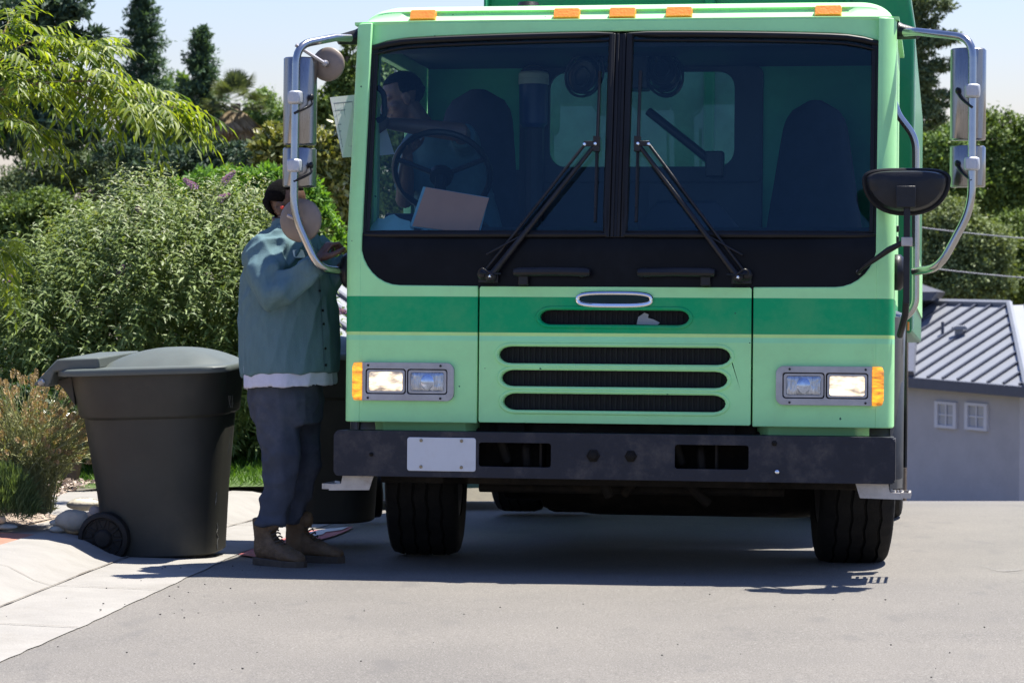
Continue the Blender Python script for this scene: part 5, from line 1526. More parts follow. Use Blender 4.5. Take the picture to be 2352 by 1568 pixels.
def leafy(name, label, cat, d, blobs, n, L, wr, lm, trunk_x=None, trunk_y=None, group=None, clump=0.26, shell=0.55, hang=0.0, trunk_r=None, part='crown', limbs=4):
    B = px_blobs(blobs, d)
    cx = trunk_x if trunk_x is not None else blobs[0][0]
    ty = trunk_y if trunk_y is not None else blobs[0][1]
    top = at(cx, ty, d)
    base = Vector((top.x, top.y, terrain_z(top.x, d)))
    t = thing(name, label, cat, base, group=group)
    P, N = blob_points(B, n, clump, shell)
    k = len(P)
    D = unit(rng.normal(size=(k, 3)) + N * 0.5 + np.array([0, 0, -hang]))
    Ls = L * (0.6 + 0.8 * rng.random(k))
    V, Fc = cards(P - np3(base), D, N, Ls, Ls * wr)
    raw(part, V, Fc, lm, t)
    tr = MB()
    R0 = trunk_r or max(0.05, 0.02 * (top.z - base.z + 2))
    o = base
    z0 = Vector((0, 0, -0.3))
    tr.tube([z0, (top - o) * 0.5 + Vector((0.1, 0, 0)), top - o], [R0 * 1.2, R0 * 0.9, R0 * 0.35], 8)
    tr_o = obj('trunk', tr, BARK, t)
    for c, r in B[:limbs]:
        lb = MB(); a = (top - o) * 0.55; e = c - o
        lb.tube([a, a.lerp(e, 0.5) + Vector((0, 0, 0.1 * r[2])), e], [R0 * 0.55, R0 * 0.35, R0 * 0.15], 6)
        obj('limb', lb, BARK, tr_o)
    return t
L_DARK = leaf_mat('leaf_dark_pine', (0.029, 0.057, 0.034), (0.071, 0.118, 0.061), 0.12)
L_CON = leaf_mat('leaf_conifer', (0.041, 0.082, 0.053), (0.113, 0.186, 0.105), 0.15)
L_HEDGE = leaf_mat('leaf_cypress', (0.060, 0.097, 0.040), (0.181, 0.223, 0.101), 0.15)
L_OAK = leaf_mat('leaf_oak', (0.061, 0.101, 0.025), (0.175, 0.244, 0.053), 0.2)
L_OLIVE = leaf_mat('leaf_olive', (0.086, 0.119, 0.042), (0.237, 0.288, 0.113), 0.2)
L_MID = leaf_mat('leaf_mid', (0.087, 0.149, 0.042), (0.208, 0.297, 0.089), 0.3)
L_BRIGHT = leaf_mat('leaf_bright', (0.074, 0.162, 0.027), (0.176, 0.324, 0.054), 0.35)
L_MAG = leaf_mat('leaf_magnolia', (0.074, 0.106, 0.024), (0.351, 0.334, 0.079), 0.2, rough=0.35, gloss=0.6)
L_BUD = leaf_mat('leaf_buddleja', (0.082, 0.124, 0.035), (0.245, 0.310, 0.105), 0.25, rough=0.45)
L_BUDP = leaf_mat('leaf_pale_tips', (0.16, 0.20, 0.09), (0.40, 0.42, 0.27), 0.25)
L_YEL = leaf_mat('leaf_pinnate', (0.055, 0.11, 0.014), (0.30, 0.35, 0.04), 0.45, rough=0.45, gloss=0.3)
L_DRYH = leaf_mat('seed_heads', (0.30, 0.21, 0.11), (0.52, 0.40, 0.24), 0.15)
L_SAGE = leaf_mat('grey_green_stems', (0.17, 0.20, 0.09), (0.38, 0.38, 0.20), 0.2)
L_FINE = leaf_mat('fine_green', (0.06, 0.10, 0.035), (0.17, 0.23, 0.10), 0.25)
L_PURP = leaf_mat('purple_florets', (0.26, 0.13, 0.40), (0.48, 0.28, 0.60), 0.3)
L_GRASS = leaf_mat('lawn_blades', (0.04, 0.10, 0.012), (0.13, 0.24, 0.04), 0.3)
L_CHIP = leaf_mat('bark_chips', (0.22, 0.16, 0.12), (0.62, 0.52, 0.43), 0.0, rough=0.9)
L_WHITE = leaf_mat('white_petals', (0.55, 0.52, 0.42), (0.8, 0.78, 0.7), 0.2)
L_PALM = leaf_mat('palm_blades', (0.06, 0.085, 0.04), (0.16, 0.19, 0.09), 0.2)
L_DEAD = leaf_mat('dead_palm', (0.16, 0.12, 0.07), (0.32, 0.25, 0.15), 0.15)

# far trees on the left
leafy('pine_tree', 'tall dark pine at the top left corner with heavy flat branches', 'tree', 45, [(40, 30, 95, 45), (150, 12, 85, 28), (10, 110, 110, 55), (110, 75, 60, 30), (195, 92, 55, 18), (60, 175, 90, 30), (110, 290, 120, 55), (0, 260, 100, 90)], 16000, 0.17, 0.30, L_DARK, trunk_x=-90, trunk_y=60, clump=0.3, hang=0.2)
def conifer(label, x, ytop, ybot, hw, d, lm, n_lev=30, seed=1, lean=0.0):
    r_ = np.random.default_rng(seed)
    top = at(x, ytop, d); k = d / F
    base = Vector((top.x, top.y, terrain_z(top.x, d)))
    t = thing('conifer_tree', label, 'tree', base, group='pointed conifers on the skyline')
    H = (ybot - ytop) * k; R = hw * k
    Ps, Ds, Ns = [], [], []
    tr = MB(); tr.tube([Vector((0, 0, -0.3)), top - base], [0.22, 0.02], 8)
    for i in range(n_lev * 5):
        tt = (i + r_.random()) / (n_lev * 5)
        z = top.z - H * tt ** 1.0
        ln = R * (0.10 + 0.90 * tt ** 0.85) * (0.55 + 0.62 * r_.random())
        a = r_.random() * 2 * pi
        dv = np.array([cos(a), sin(a), 0.35 - 0.55 * tt + 0.15 * r_.normal()])
        m = int(50 + 150 * tt)
        s = r_.random(m) ** 0.75
        p = np3((top.x, top.y, z)) + dv * (s * ln)[:, None]
        p[:, 2] -= 0.16 * ln * (s ** 2)
        p += r_.normal(size=(m, 3)) * np.array([0.09, 0.09, 0.05]) * (0.4 + ln / R)
        Ps.append(p); Ds.append(unit(dv + r_.normal(size=(m, 3)) * 0.75)); Ns.append(unit(np.array([0, 0, 1.0]) + r_.normal(size=(m, 3)) * 0.5))
    P = np.concatenate(Ps); D = np.concatenate(Ds); N = np.concatenate(Ns)
    L = 0.13 * (0.6 + 0.8 * r_.random(len(P)))
    V, Fc = cards(P - np3(base), D, N, L, L * 0.34)
    raw('crown', V, Fc, lm, t)
    obj('trunk', tr, BARK, t)
conifer('taller pointed conifer reaching the top edge above the yellow-green branch', 328, -30, 420, 118, 80, L_CON, 64, 3)
conifer('shorter pointed conifer between the taller one and the palm', 461, 68, 420, 104, 78, L_CON, 56, 4)
leafy('leafy_tree', 'pale loose tree in the gap between the two pointed conifers', 'tree', 88, [(402, 210, 28, 45), (395, 300, 45, 70), (385, 250, 30, 50)], 5000, 0.22, 0.5, L_MID)
# fan palm with its skirt of dead fronds
pd_ = 74; pc = at(541, 238, pd_); pb = Vector((pc.x, pc.y, terrain_z(pc.x, pd_)))
palm = thing('palm_tree', 'fan palm with a brown skirt of dead fronds beyond the flowering bush', 'tree', pb)
def fans(n, updown, Rr, lm, part, h0=0.45, h1=0.75):
    Ps, Ds, Ns, Ls = [], [], [], []
    for i in range(n):
        a = rng.random() * 2 * pi
        el = radians(rng.uniform(*updown))
        dv = np.array([cos(a) * cos(el), sin(a) * cos(el), sin(el)])
        hub = np3(pc) + dv * Rr * rng.uniform(h0, h1)
        side = unit(np.cross(dv, [0, 0, 1.0]) + 1e-6); upv = np.cross(side, dv)
        for q in np.linspace(-1.2, 1.2, 13):
            Ps.append(hub); Ds.append(dv * cos(q) + side * sin(q) - np.array([0, 0, 0.35]) * abs(q)); Ns.append(upv); Ls.append(Rr * 0.5)
    V, Fc = cards(np.array(Ps) - np3(pb), np.array(Ds), np.array(Ns), np.array(Ls), np.array(Ls) * 0.11)
    raw(part, V, Fc, lm, palm)
fans(60, (-15, 85), 0.85, L_PALM, 'crown'); fans(90, (-88, -40), 1.25, L_DEAD, 'dead_fronds', 0.1, 0.55)
tp = MB(); tp.tube([Vector((0, 0, 0)), pc - pb], [0.16, 0.14], 10); obj('trunk', tp, BARK, palm)
leafy('leafy_tree', 'light green tree right of the palm, behind the truck mirrors', 'tree', 88, [(545, 300, 50, 40), (515, 340, 60, 50), (565, 365, 60, 50), (610, 270, 55, 60), (650, 310, 60, 60), (580, 330, 60, 70), (700, 330, 60, 60)], 22000, 0.13, 0.5, L_MID, group='green trees on the left skyline')
leafy('leafy_tree', 'dark green tree between the round mirror and the truck cab', 'tree', 60, [(800, 130, 26, 36), (790, 185, 30, 40), (770, 250, 50, 60), (815, 240, 40, 90), (740, 290, 50, 50), (870, 250, 70, 130), (960, 300, 80, 140), (880, 420, 80, 90), (970, 470, 80, 80)], 42000, 0.11, 0.5, L_OAK, group='green trees on the left skyline')
leafy('cypress_hedge', 'broad clipped cypress with a lit grey-green top below the yellow-green branch', 'tree', 55, [(190, 385, 110, 42), (100, 400, 90, 50), (260, 430, 90, 60), (60, 470, 110, 70)], 32000, 0.095, 0.35, L_HEDGE, clump=0.22)
leafy('evergreen_tree', 'almost black evergreen mass between cypress and pointed conifers', 'tree', 52, [(350, 395, 85, 60), (430, 400, 80, 65), (330, 470, 90, 60), (480, 370, 50, 60), (270, 350, 70, 30), (545, 375, 50, 55), (605, 385, 55, 50)], 24000, 0.10, 0.35, L_DARK, clump=0.22)
leafy('green_shrub', 'rounded olive green tree above the left side of the bush', 'tree', 33, [(95, 500, 105, 62), (180, 540, 95, 60), (30, 560, 100, 70), (110, 590, 120, 60), (230, 520, 60, 40)], 30000, 0.06, 0.5, L_OAK, clump=0.24)
leafy('feathery_shrub', 'bright green feathery shrub behind the head of the worker', 'shrub', 24, [(500, 425, 90, 38), (590, 425, 80, 42), (560, 470, 150, 55), (690, 470, 60, 70), (735, 545, 55, 90), (690, 620, 80, 80)], 24000, 0.065, 0.3, L_BRIGHT, clump=0.22)
mg = leafy('magnolia_tree', 'magnolia with white blossoms behind the mirrors and the cab', 'tree', 30, [(640, 340, 55, 45), (700, 350, 60, 55), (770, 380, 50, 70), (640, 390, 60, 40), (780, 470, 45, 70), (740, 420, 60, 60), (800, 560, 40, 70), (800, 330, 40, 60)], 19000, 0.095, 0.42, L_MAG, clump=0.3)
B = px_blobs([(640, 340, 55, 45), (700, 350, 60, 55), (770, 380, 50, 70), (640, 390, 60, 40), (780, 470, 45, 70)], 30)
mb_ = mg.matrix_world.translation if False else Vector(mg.location)
for c, r in B:
    for q in range(4):
        dv = Vector(rnd_dirs(1, 0.3)[0]); dv.y = -abs(dv.y); dv.normalize()
        p = c + Vector((dv.x * r[0], dv.y * r[1], dv.z * r[2])) - mb_
        fl = MB()
        for k in range(7):
            a = 2 * pi * k / 7; 
            o1 = Vector((cos(a), sin(a), 0.5)) * 0.06; o2 = Vector((cos(a + 0.5), sin(a + 0.5), 0.5)) * 0.055; tip = Vector((cos(a + 0.25), sin(a + 0.25), 1.0)) * 0.085
            fl.add([p, p + o1, p + tip, p + o2], [(0, 1, 2, 3)])
        obj('blossom', fl, L_WHITE, mg, smooth=0)
# far trees on the right
leafy('tall_evergreen', 'tall shaggy evergreen rising past the right edge of the truck', 'tree', 75, [(2140, 8, 50, 20), (2118, 42, 40, 24), (2165, 84, 44, 14), (2120, 108, 40, 24), (2170, 150, 38, 15), (2112, 182, 45, 30), (2150, 226, 42, 18), (2118, 268, 46, 30), (2092, 90, 28, 100), (2098, 210, 30, 100)], 26000, 0.13, 0.35, L_HEDGE, trunk_x=2070, trunk_y=-60, trunk_r=0.2, limbs=0, clump=0.28, hang=0.5)
leafy('oak_tree', 'dark spreading oak against the sky behind the right mirrors', 'tree', 100, [(2290, 330, 60, 70), (2340, 330, 50, 60), (2240, 380, 60, 70), (2300, 430, 80, 90), (2380, 400, 70, 110), (2260, 290, 30, 30), (2340, 500, 70, 90)], 44000, 0.15, 0.5, L_OAK, clump=0.34, shell=0.4, group='trees on the slope behind the roof')
leafy('oak_tree', 'bright olive tree beside the grab rail, left of the right mirrors', 'tree', 92, [(2150, 360, 70, 70), (2190, 420, 60, 60), (2120, 450, 50, 70), (2180, 330, 40, 40)], 26000, 0.14, 0.5, L_MID, clump=0.34, shell=0.4, group='trees on the slope behind the roof')
leafy('oak_tree', 'rounded olive oak directly above the grey metal roof', 'tree', 90, [(2180, 520, 70, 65), (2240, 580, 90, 80), (2150, 600, 80, 70), (2200, 650, 120, 70)], 44000, 0.125, 0.5, L_OLIVE, clump=0.3, shell=0.4, group='trees on the slope behind the roof')
leafy('oak_tree', 'darker oak above the right end of the roof, at the edge of the photo', 'tree', 94, [(2320, 560, 70, 70), (2350, 630, 90, 80), (2300, 660, 80, 60), (2390, 560, 60, 90)], 36000, 0.13, 0.5, L_OAK, clump=0.34, shell=0.4, group='trees on the slope behind the roof')

# the flowering bush behind the bins
SIL = [(-80, 640), (30, 605), (110, 560), (180, 510), (250, 470), (330, 425), (400, 450), (460, 470), (520, 445), (590, 460), (650, 480), (700, 540), (725, 640), (735, 760), (730, 900), (690, 1010), (640, 1056), (520, 1064), (400, 1066), (260, 1064), (160, 1052), (-80, 1046)]
def inside(p, poly):
    x, y = p; c = False
    for (x0, y0), (x1, y1) in zip(poly, poly[1:] + poly[:1]):
        if (y0 > y) != (y1 > y) and x < (x1 - x0) * (y - y0) / (y1 - y0) + x0: c = not c
    return c
def edge_dist(p, poly):
    x, y = p; best = 1e9
    for (x0, y0), (x1, y1) in zip(poly, poly[1:] + poly[:1]):
        if y0 > 1000 and y1 > 1000: continue
        dx, dy = x1 - x0, y1 - y0; t = max(0, min(1, ((x - x0) * dx + (y - y0) * dy) / (dx * dx + dy * dy)))
        best = min(best, math.hypot(x - x0 - t * dx, y - y0 - t * dy))
    return best
BD = 19.4
bbase = at(340, 1056, BD); bbase.z = -0.05
bush = thing('flowering_bush', 'big butterfly bush with narrow leaves and a few purple flower spikes behind the bins', 'bush', bbase)
Pl, Dl, Nl, Ll = [], [], [], []
Pp, Dp, Np_, Lp = [], [], [], []
stems = MB()
centre = np3(at(340, 900, BD))
cnt = 0
while cnt < 3000:
    x, y = random.uniform(-80, 740), random.uniform(415, 1066)
    if not inside((x, y), SIL): continue
    e = edge_dist((x, y), SIL)
    half = 0.95 * sqrt(min(1, e / 190.0)) + 0.05
    u = random.random() ** 0.5
    dd = BD + (-half * u if random.random() < 0.72 else half * u)
    p = np3(at(x, y, dd))
    out = unit(p - centre) * np.array([0.7, 0.9, 0.6]) + np.array([0, -0.15, 0.75]) + rng.normal(size=3) * 0.42
    d0 = unit(out)
    ln = random.uniform(0.14, 0.34)
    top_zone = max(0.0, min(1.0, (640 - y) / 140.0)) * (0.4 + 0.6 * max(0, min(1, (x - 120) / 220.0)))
    m = random.randint(5, 8)
    side = unit(np.cross(d0, [0.1, 0.2, 1.0]))
    fwd2 = np.cross(side, d0)
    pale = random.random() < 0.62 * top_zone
    prev = None
    for k in range(m):
        t = k / (m - 1)
        q = p + d0 * ln * t - np.array([0, 0, 0.16 * ln * t * t])
        a = (k % 2) * pi / 2 + random.random() * 0.6
        for sgn in (-1, 1):
            s_ = (side * cos(a) + fwd2 * sin(a)) * sgn
            dv = s_ * 0.8 + d0 * 0.55 + np.array([0, 0, 0.05])
            nn = unit(d0 + np.array([0, 0, 0.5]) + rng.normal(size=3) * 0.25)
            L_ = random.uniform(0.07, 0.13) * (1 - 0.35 * t)
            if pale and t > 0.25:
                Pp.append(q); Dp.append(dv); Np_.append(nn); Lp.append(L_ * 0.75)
            else:
                Pl.append(q); Dl.append(dv); Nl.append(nn); Ll.append(L_)
        prev = q
    cnt += 1
# fill leaves inside the bush, added to darken its gaps
cnt = 0
while cnt < 15000:
    x, y = random.uniform(-80, 740), random.uniform(430, 1062)
    if not inside((x, y), SIL): continue
    e = edge_dist((x, y), SIL)
    if e < 25: continue
    half = 0.8 * sqrt(min(1, e / 190.0))
    Pl.append(np3(at(x, y, BD + random.uniform(-0.72, 0.9) * half))); Dl.append(rng.normal(size=3) + np.array([0, -0.2, -0.1])); Nl.append(rng.normal(size=3) + np.array([0, -0.6, 0.8])); Ll.append(random.uniform(0.08, 0.14)); cnt += 1
Ll, Lp = np.array(Ll), np.array(Lp)
V, Fc = leaves(np.array(Pl) - np3(bbase), np.array(Dl), np.array(Nl), Ll, Ll * 0.24, 0.75, 0.45)
raw('foliage', V, Fc, L_BUD, bush)
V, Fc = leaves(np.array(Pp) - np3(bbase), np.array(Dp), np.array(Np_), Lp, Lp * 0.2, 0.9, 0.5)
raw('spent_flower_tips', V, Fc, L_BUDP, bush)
for k in range(46):
    a = random.uniform(0, 2 * pi); rr_ = random.uniform(0.3, 1.15)
    top_ = Vector((cos(a) * rr_ * 1.15, sin(a) * rr_ * 0.7, random.uniform(0.7, 1.5) - 0.35 * rr_))
    stems.tube(catmull([Vector((cos(a) * 0.1, sin(a) * 0.1, -0.05)), Vector((top_.x * 0.45, top_.y * 0.45, top_.z * 0.7)), top_], 5), 0.009, 5)
tag(obj('stems', stems, BARK, bush), None)
WAND = mat('wand_green', (0.22, 0.26, 0.14), 0.8)
def flower_spike(x, y, dx, dy, d, lpx, parent, base, col):
    o = at(x, y, d); e = at(x + dx, y + dy, d - 0.05)
    ax_v = (e - o); L = ax_v.length; a = np3(ax_v.normalized())
    k = 240
    t = rng.random(k)
    rad = 0.018 * (1 - t) ** 0.6 + 0.003
    dirs = rnd_dirs(k)
    p = np3(o) + a * (t * L)[:, None] + dirs * rad[:, None]
    V, Fc = cards(p - np3(base), dirs + a * 0.3, rnd_dirs(k), np.full(k, 0.011), np.full(k, 0.010))
    raw('flower_spike', V, Fc, col, parent)
    w = MB(); w.tube(catmull([e - base, o - base, o - base - (ax_v * 1.2) + Vector((0, 0, -0.05)), o - base - ax_v * 1.8 + Vector((0.0, 0.1, -0.30))], 4), 0.0035, 5)
    obj('flower_stalk', w, WAND, parent)
for x, y, dx, dy, dd in ((447, 430, -24, -18, -0.5), (512, 420, 26, -26, -0.3), (335, 488, -22, -9, -0.4), (6, 646, 30, -14, -0.6), (505, 458, 22, -12, -0.4), (770, 714, 24, 2, -0.2), (275, 625, 8, -14, -0.8)):
    flower_spike(x, y, dx, dy, BD + dd, 30, bush, bbase, L_PURP)
# long arching wands above the top
for x, y, x2, y2 in ((372, 470, 360, 385), (300, 500, 285, 455), (395, 470, 400, 420), (470, 470, 505, 420), (560, 470, 575, 430), (240, 520, 215, 492)):
    o = at(x, y, BD - 0.2) - bbase; e = at(x2, y2, BD - 0.3) - bbase
    w = MB(); w.tube([o, o.lerp(e, 0.6) + Vector((0.01, 0, 0)), e], [0.004, 0.003, 0.0015], 5)
    st_ = obj('wand', w, WAND, bush)
    k = 26; t = rng.random(k)
    p = np3(o)[None] + np3(e - o)[None] * t[:, None]
    L_ = np.full(k, 0.05) * (1.2 - 0.7 * t)
    V, Fc = leaves(p, rnd_dirs(k, 0.4), rnd_dirs(k, 1.0), L_, L_ * 0.2, 0.9, 0.4)
    raw('wand_leaves', V, Fc, L_BUDP, st_)
# darker evergreen clump low behind the bin and the seed-head plant
leafy('dark_shrub', 'dark glossy low shrub in shade between seed-head plant and bin', 'shrub', 17.7, [(150, 985, 80, 70), (60, 960, 90, 70), (190, 1020, 50, 42)], 5200, 0.06, 0.5, leaf_mat('leaf_dark_gloss', (0.02, 0.045, 0.012), (0.06, 0.11, 0.025), 0.2, rough=0.3, gloss=0.6), clump=0.3, shell=0.3)

# seed-head plant and fine green plant in the bed
sd = 13.9
sbase = at(60, 1168, sd); sbase.z = 0.12
seedp = thing('seedhead_plant', 'dry plant covered in tan seed heads at the left edge beside the bin', 'plant', sbase)
st = MB(); heads_V, heads_F = [], []; off_ = 0
fP, fD, fN, fL = [], [], [], []
for k in range(540):
    a = random.uniform(-2.0, 1.15); r0 = random.random()
    spread = 0.50 + 0.1 * random.random()
    tgt = Vector((spread * sin(a) * (0.25 + 0.75 * r0) * 1.15, random.uniform(-0.33, 0.30), (0.60 + 0.05 * random.random()) * (cos(a * 0.52) ** 0.7) * random.uniform(0.42, 1.08)))
    b0 = Vector((random.uniform(-0.16, 0.14), random.uniform(-0.1, 0.1), 0.0))
    mid = b0.lerp(tgt, 0.55) + Vector((0, 0, 0.08))
    path = catmull([b0, mid, tgt], 3)
    st.tube(path, 0.0022, 4, caps=False)
    ax_v = np3((tgt - mid).normalized())
    if random.random() < 0.8:
        kk = 46; t = rng.random(kk); L = random.uniform(0.032, 0.055)
        rad = 0.0085 * np.sin(pi * (0.12 + 0.8 * t))
        dirs = rnd_dirs(kk); dirs = unit(dirs - ax_v * (dirs @ ax_v)[:, None])
        p = np3(tgt) + ax_v * (t * L)[:, None] + dirs * rad[:, None]
        V, Fc = cards(p, ax_v + dirs * 0.6, dirs, np.full(kk, 0.011), np.full(kk, 0.009))
        heads_V.append(V); heads_F.append(Fc + off_); off_ += len(V)
    for q in range(24):
        t = random.random() * 0.9
        p = b0.lerp(tgt, t) + Vector((0, 0, 0.08 * sin(pi * t)))
        fP.append(np3(p)); fD.append(ax_v * 0.7 + rng.normal(size=3) * 0.7); fN.append(rng.normal(size=3)); fL.append(random.uniform(0.02, 0.045))
obj('stems', st, L_SAGE, seedp, smooth=60)
raw('seed_heads', np.concatenate(heads_V), np.concatenate(heads_F), L_DRYH, seedp)
fL = np.array(fL); V, Fc = cards(np.array(fP), np.array(fD), np.array(fN), fL, fL * 0.16); raw('foliage', V, Fc, L_SAGE, seedp)
gbase = at(22, 1180, 13.55); gbase.z = 0.12
gp = thing('fine_leaved_plant', 'low mound of fine soft green leaves at the left edge', 'plant', gbase)
k = 9000
a = rng.random(k) * 2 * pi; el = rng.random(k) ** 0.7 * pi / 2; rr_ = (0.55 + 0.45 * rng.random(k))
p = np.stack([0.165 * np.cos(a) * np.cos(el) * rr_ - 0.02, 0.15 * np.sin(a) * np.cos(el) * rr_, 0.245 * np.sin(el) * rr_], 1)
dv = unit(p + np.array([0, 0, 0.12])) + rng.normal(size=(k, 3)) * 0.35
L = 0.05 * (0.5 + rng.random(k)); V, Fc = cards(p, dv, rnd_dirs(k), L, L * 0.09); raw('foliage', V, Fc, L_FINE, gp)

# rocks at the edge of the bed
ROCKS = [(171, 1187, 44, 26, (0.30, 0.265, 0.20), 'largest rounded grey-beige boulder, half hidden by the bin wheel'), (160, 1195, 24, 18, (0.26, 0.27, 0.22), 'greenish grey stone leaning on the largest boulder'),
         (173, 1212, 25, 11, (0.36, 0.25, 0.13), 'ochre stone in front of the largest boulder'), (218, 1170, 15, 15, (0.25, 0.21, 0.18), 'dark brown stone nearest the bin'),
         (207, 1181, 14, 11, (0.34, 0.25, 0.17), 'small reddish stone between boulder and bin'), (128, 1197, 16, 8, (0.30, 0.29, 0.24), 'small flat pale stone left of the boulders'),
         (134, 1211, 22, 9, (0.30, 0.285, 0.24), 'flat grey stone lying in the bark chips'), (16, 1207, 24, 7, (0.30, 0.29, 0.25), 'thin pale slab stone below the fine green plant'),
         (4, 1190, 10, 9, (0.46, 0.34, 0.22), 'tan stone at the left edge of the photo'), (196, 1152, 42, 15, (0.36, 0.33, 0.27), 'pale sunlit flat rock behind the boulders')]
for i, (x, y, rx, ry, c, lab) in enumerate(ROCKS):
    dk = 13.45 if y > 1160 else 13.9
    p = at(x, y, dk); k = dk / F
    b = MB(); b.ball((0, 0, 0), (rx * k, rx * k * 0.8, ry * k), None, 20, 14)
    sdv = Vector((i * 3.1, 1.7 * i, 0.4))
    b.v = [tuple(Vector(v) * (1 + 0.16 * mn.noise(Vector(v) * 14 + sdv) + 0.05 * mn.noise(Vector(v) * 40 + sdv))) for v in b.v]
    c = tuple(min(0.6, q_ * 1.3) for q_ in c)
    o = obj('rock', b, mat('stone_%d' % i, c, 0.85, var=0.18, scale=18, bump=0.25, bscale=60, dirt=tuple(q * 0.6 for q in c), dirt_amt=0.5, dirt_scale=9), smooth=60)
    o.location = p - Vector((0, 0, ry * k * 0.35))
    tag(o, lab, 'rock', 'rocks along the planting bed')
# loose bark chips, lawn blades, gutter grit
def scatter_flat(name, region, n, L, W, lm, zf, up, label, parent_kind='stuff', hgt=0.0):
    P = []
    while len(P) < n:
        x, y = random.uniform(region[0], region[1]), random.uniform(region[2], region[3])
        r_ = zf(x, y)
        if r_ is not None: P.append((x, y, r_ + hgt * random.random()))
    P = np.array(P); k = len(P)
    D = rng.normal(size=(k, 3)); D[:, 2] = np.abs(D[:, 2]) * 0.25 + up
    Ls = L * (0.5 + rng.random(k))
    V, Fc = cards(P, D, rnd_dirs(k, 1.2 if up < 0.5 else 0.0), Ls, Ls * W)
    o = raw(name, V, Fc, lm)
    return tag(o, label, None, kind=parent_kind)
bedA = [ground(-80, 1262), ground(120, 1243), ground(225, 1222)]
def bed_h(x, y):
    # behind the kerb line only
    best = min(range(len(edge)), key=lambda i: (edge[i].x - x) ** 2 + (edge[i].y - y) ** 2)
    a, b = edge[max(0, best - 1)], edge[min(len(edge) - 1, best + 1)]
    t = Vector((b.x - a.x, b.y - a.y)).normalized()
    dist = (x - edge[best].x) * -t.y + (y - edge[best].y) * t.x
    return 0.135 if (1.13 < dist < 2.3) else None
scatter_flat('bark_chips', (-3.4, -1.6, 12.6, 15.2), 5200, 0.035, 0.35, L_CHIP, bed_h, 0.02, 'pale loose bark chips covering the planting bed', hgt=0.018)
scatter_flat('lawn_grass', (-4.6, -0.4, 17.75, 19.2), 15000, 0.062, 0.11, L_GRASS, lambda x, y: lawn_z(y), 1.2, 'short green lawn in front of the bush')
grit = MB()
for k in range(64):
    if k < 40: p = ground(random.uniform(0, 2352), random.uniform(1330, 1566))
    else: p = ground(random.uniform(100, 640), random.uniform(1290, 1420))
    r_ = random.uniform(0.002, 0.005)
    grit.ball(p + Vector((0, 0, 0.012)), (r_, r_, r_ * 0.7), None, 6, 4)
tag(obj('grit', grit, mat('dark_grit', (0.05, 0.045, 0.04), 0.9)), 'scattered dark grit on the road and gutter', kind='stuff')

# overhanging branch of the tree at the left: its trunk stands outside the frame
TD = 16.6
ttop = at(-900, 150, TD)
tb = Vector((ttop.x, ttop.y + 0.8, 0.12))
ptree = thing('pistache_tree', 'tree at the left edge reaching in with drooping yellow-green pinnate leaves', 'tree', tb)
tk = MB(); tk.tube([Vector((0, 0, -0.1)), Vector((0.03, -0.1, 1.0)), ttop - tb], [0.12, 0.09, 0.06], 10); tko = obj('trunk', tk, BARK, ptree)
TWIG = mat('twig_bark', (0.22, 0.13, 0.07), 0.8, var=0.2)
BR = [[(-900, 130), (-300, 230), (0, 205), (130, 188), (230, 188), (300, 196)], [(230, 188), (300, 222), (350, 240), (405, 248)], [(-300, 290), (-60, 180), (40, 110), (110, 85)], [(0, 222), (90, 170), (180, 125), (215, 112)],
      [(-300, 250), (-80, 265), (20, 262), (85, 300)], [(-60, 180), (0, 90), (20, 50)], [(-500, 250), (-200, 470), (-40, 555), (10, 575)], [(130, 188), (190, 220), (225, 235)]]
fP, fD, fN, fL = [], [], [], []
def frond(p, d0, ln, m=6):
    d0 = unit(d0)
    tw = rng.random() * pi
    side = unit(np.cross(d0, [0, 0, 1.0]) + rng.normal(size=3) * 0.15)
    pts = []
    for k in range(m + 1):
        t = k / m
        q = p + d0 * ln * t + np.array([0, 0, -0.42 * ln * t * t])
        tang = unit(d0 + np.array([0, 0, -0.84 * t]))
        if k > 0:
            L = ln * (0.37 - 0.10 * t) * random.uniform(0.85, 1.15)
            if k == m:
                fP.append(q); fD.append(tang); fN.append(np.cross(side, tang)); fL.append(L)
            else:
                for sg in (-1, 1):
                    fP.append(q); fD.append(side * sg * 0.85 + tang * 0.55 + np.array([0, 0, -0.42])); fN.append(unit(np.cross(side, tang) + rng.normal(size=3) * 0.3)); fL.append(L)
        pts.append(Vector(q) - tb)
    return pts
rach = MB()
for bi, b in enumerate(BR):
    P3 = catmull([at(x, y, TD + 0.10 * sin(bi * 2.1 + i) + (0.8 if False else 0)) for i, (x, y) in enumerate(b)], 8)
    w = MB(); n_ = len(P3); r0 = 0.022 if bi == 0 else 0.011
    w.tube([p - tb for p in P3], [max(0.0028, r0 * (1 - i / n_)) for i in range(n_)], 7)
    obj('limb', w, TWIG, tko)
    vis = [p for p in P3 if p.x > at(-160, 0, TD).x]
    reps = {0: 2, 1: 2, 2: 1, 3: 2, 4: 1, 5: 1, 6: 1, 7: 0}[bi]
    for i, p in enumerate(vis):
        for q in range(reps):
            tdir = np3(vis[min(i + 1, len(vis) - 1)] - vis[max(i - 1, 0)]); tdir = unit(tdir)
            dv = unit(tdir * 0.7 + rng.normal(size=3) * np.array([0.6, 0.9, 0.45]) + np.array([0, 0, -0.05]))
            pts = frond(np3(p) + rng.normal(size=3) * np.array([0.045, 0.14, 0.035]), dv, random.uniform(0.22, 0.33), random.choice((5, 6, 6, 7)))
            rach.tube(pts, 0.0016, 4, caps=False)
    tip = vis[-1]
    for q in range(4):
        tdir = unit(np3(vis[-1] - vis[-3])); rach.tube(frond(np3(tip), tdir + rng.normal(size=3) * np.array([0.35, 0.6, 0.4]), random.uniform(0.22, 0.31)), 0.0016, 4, caps=False)
fL = np.array(fL)
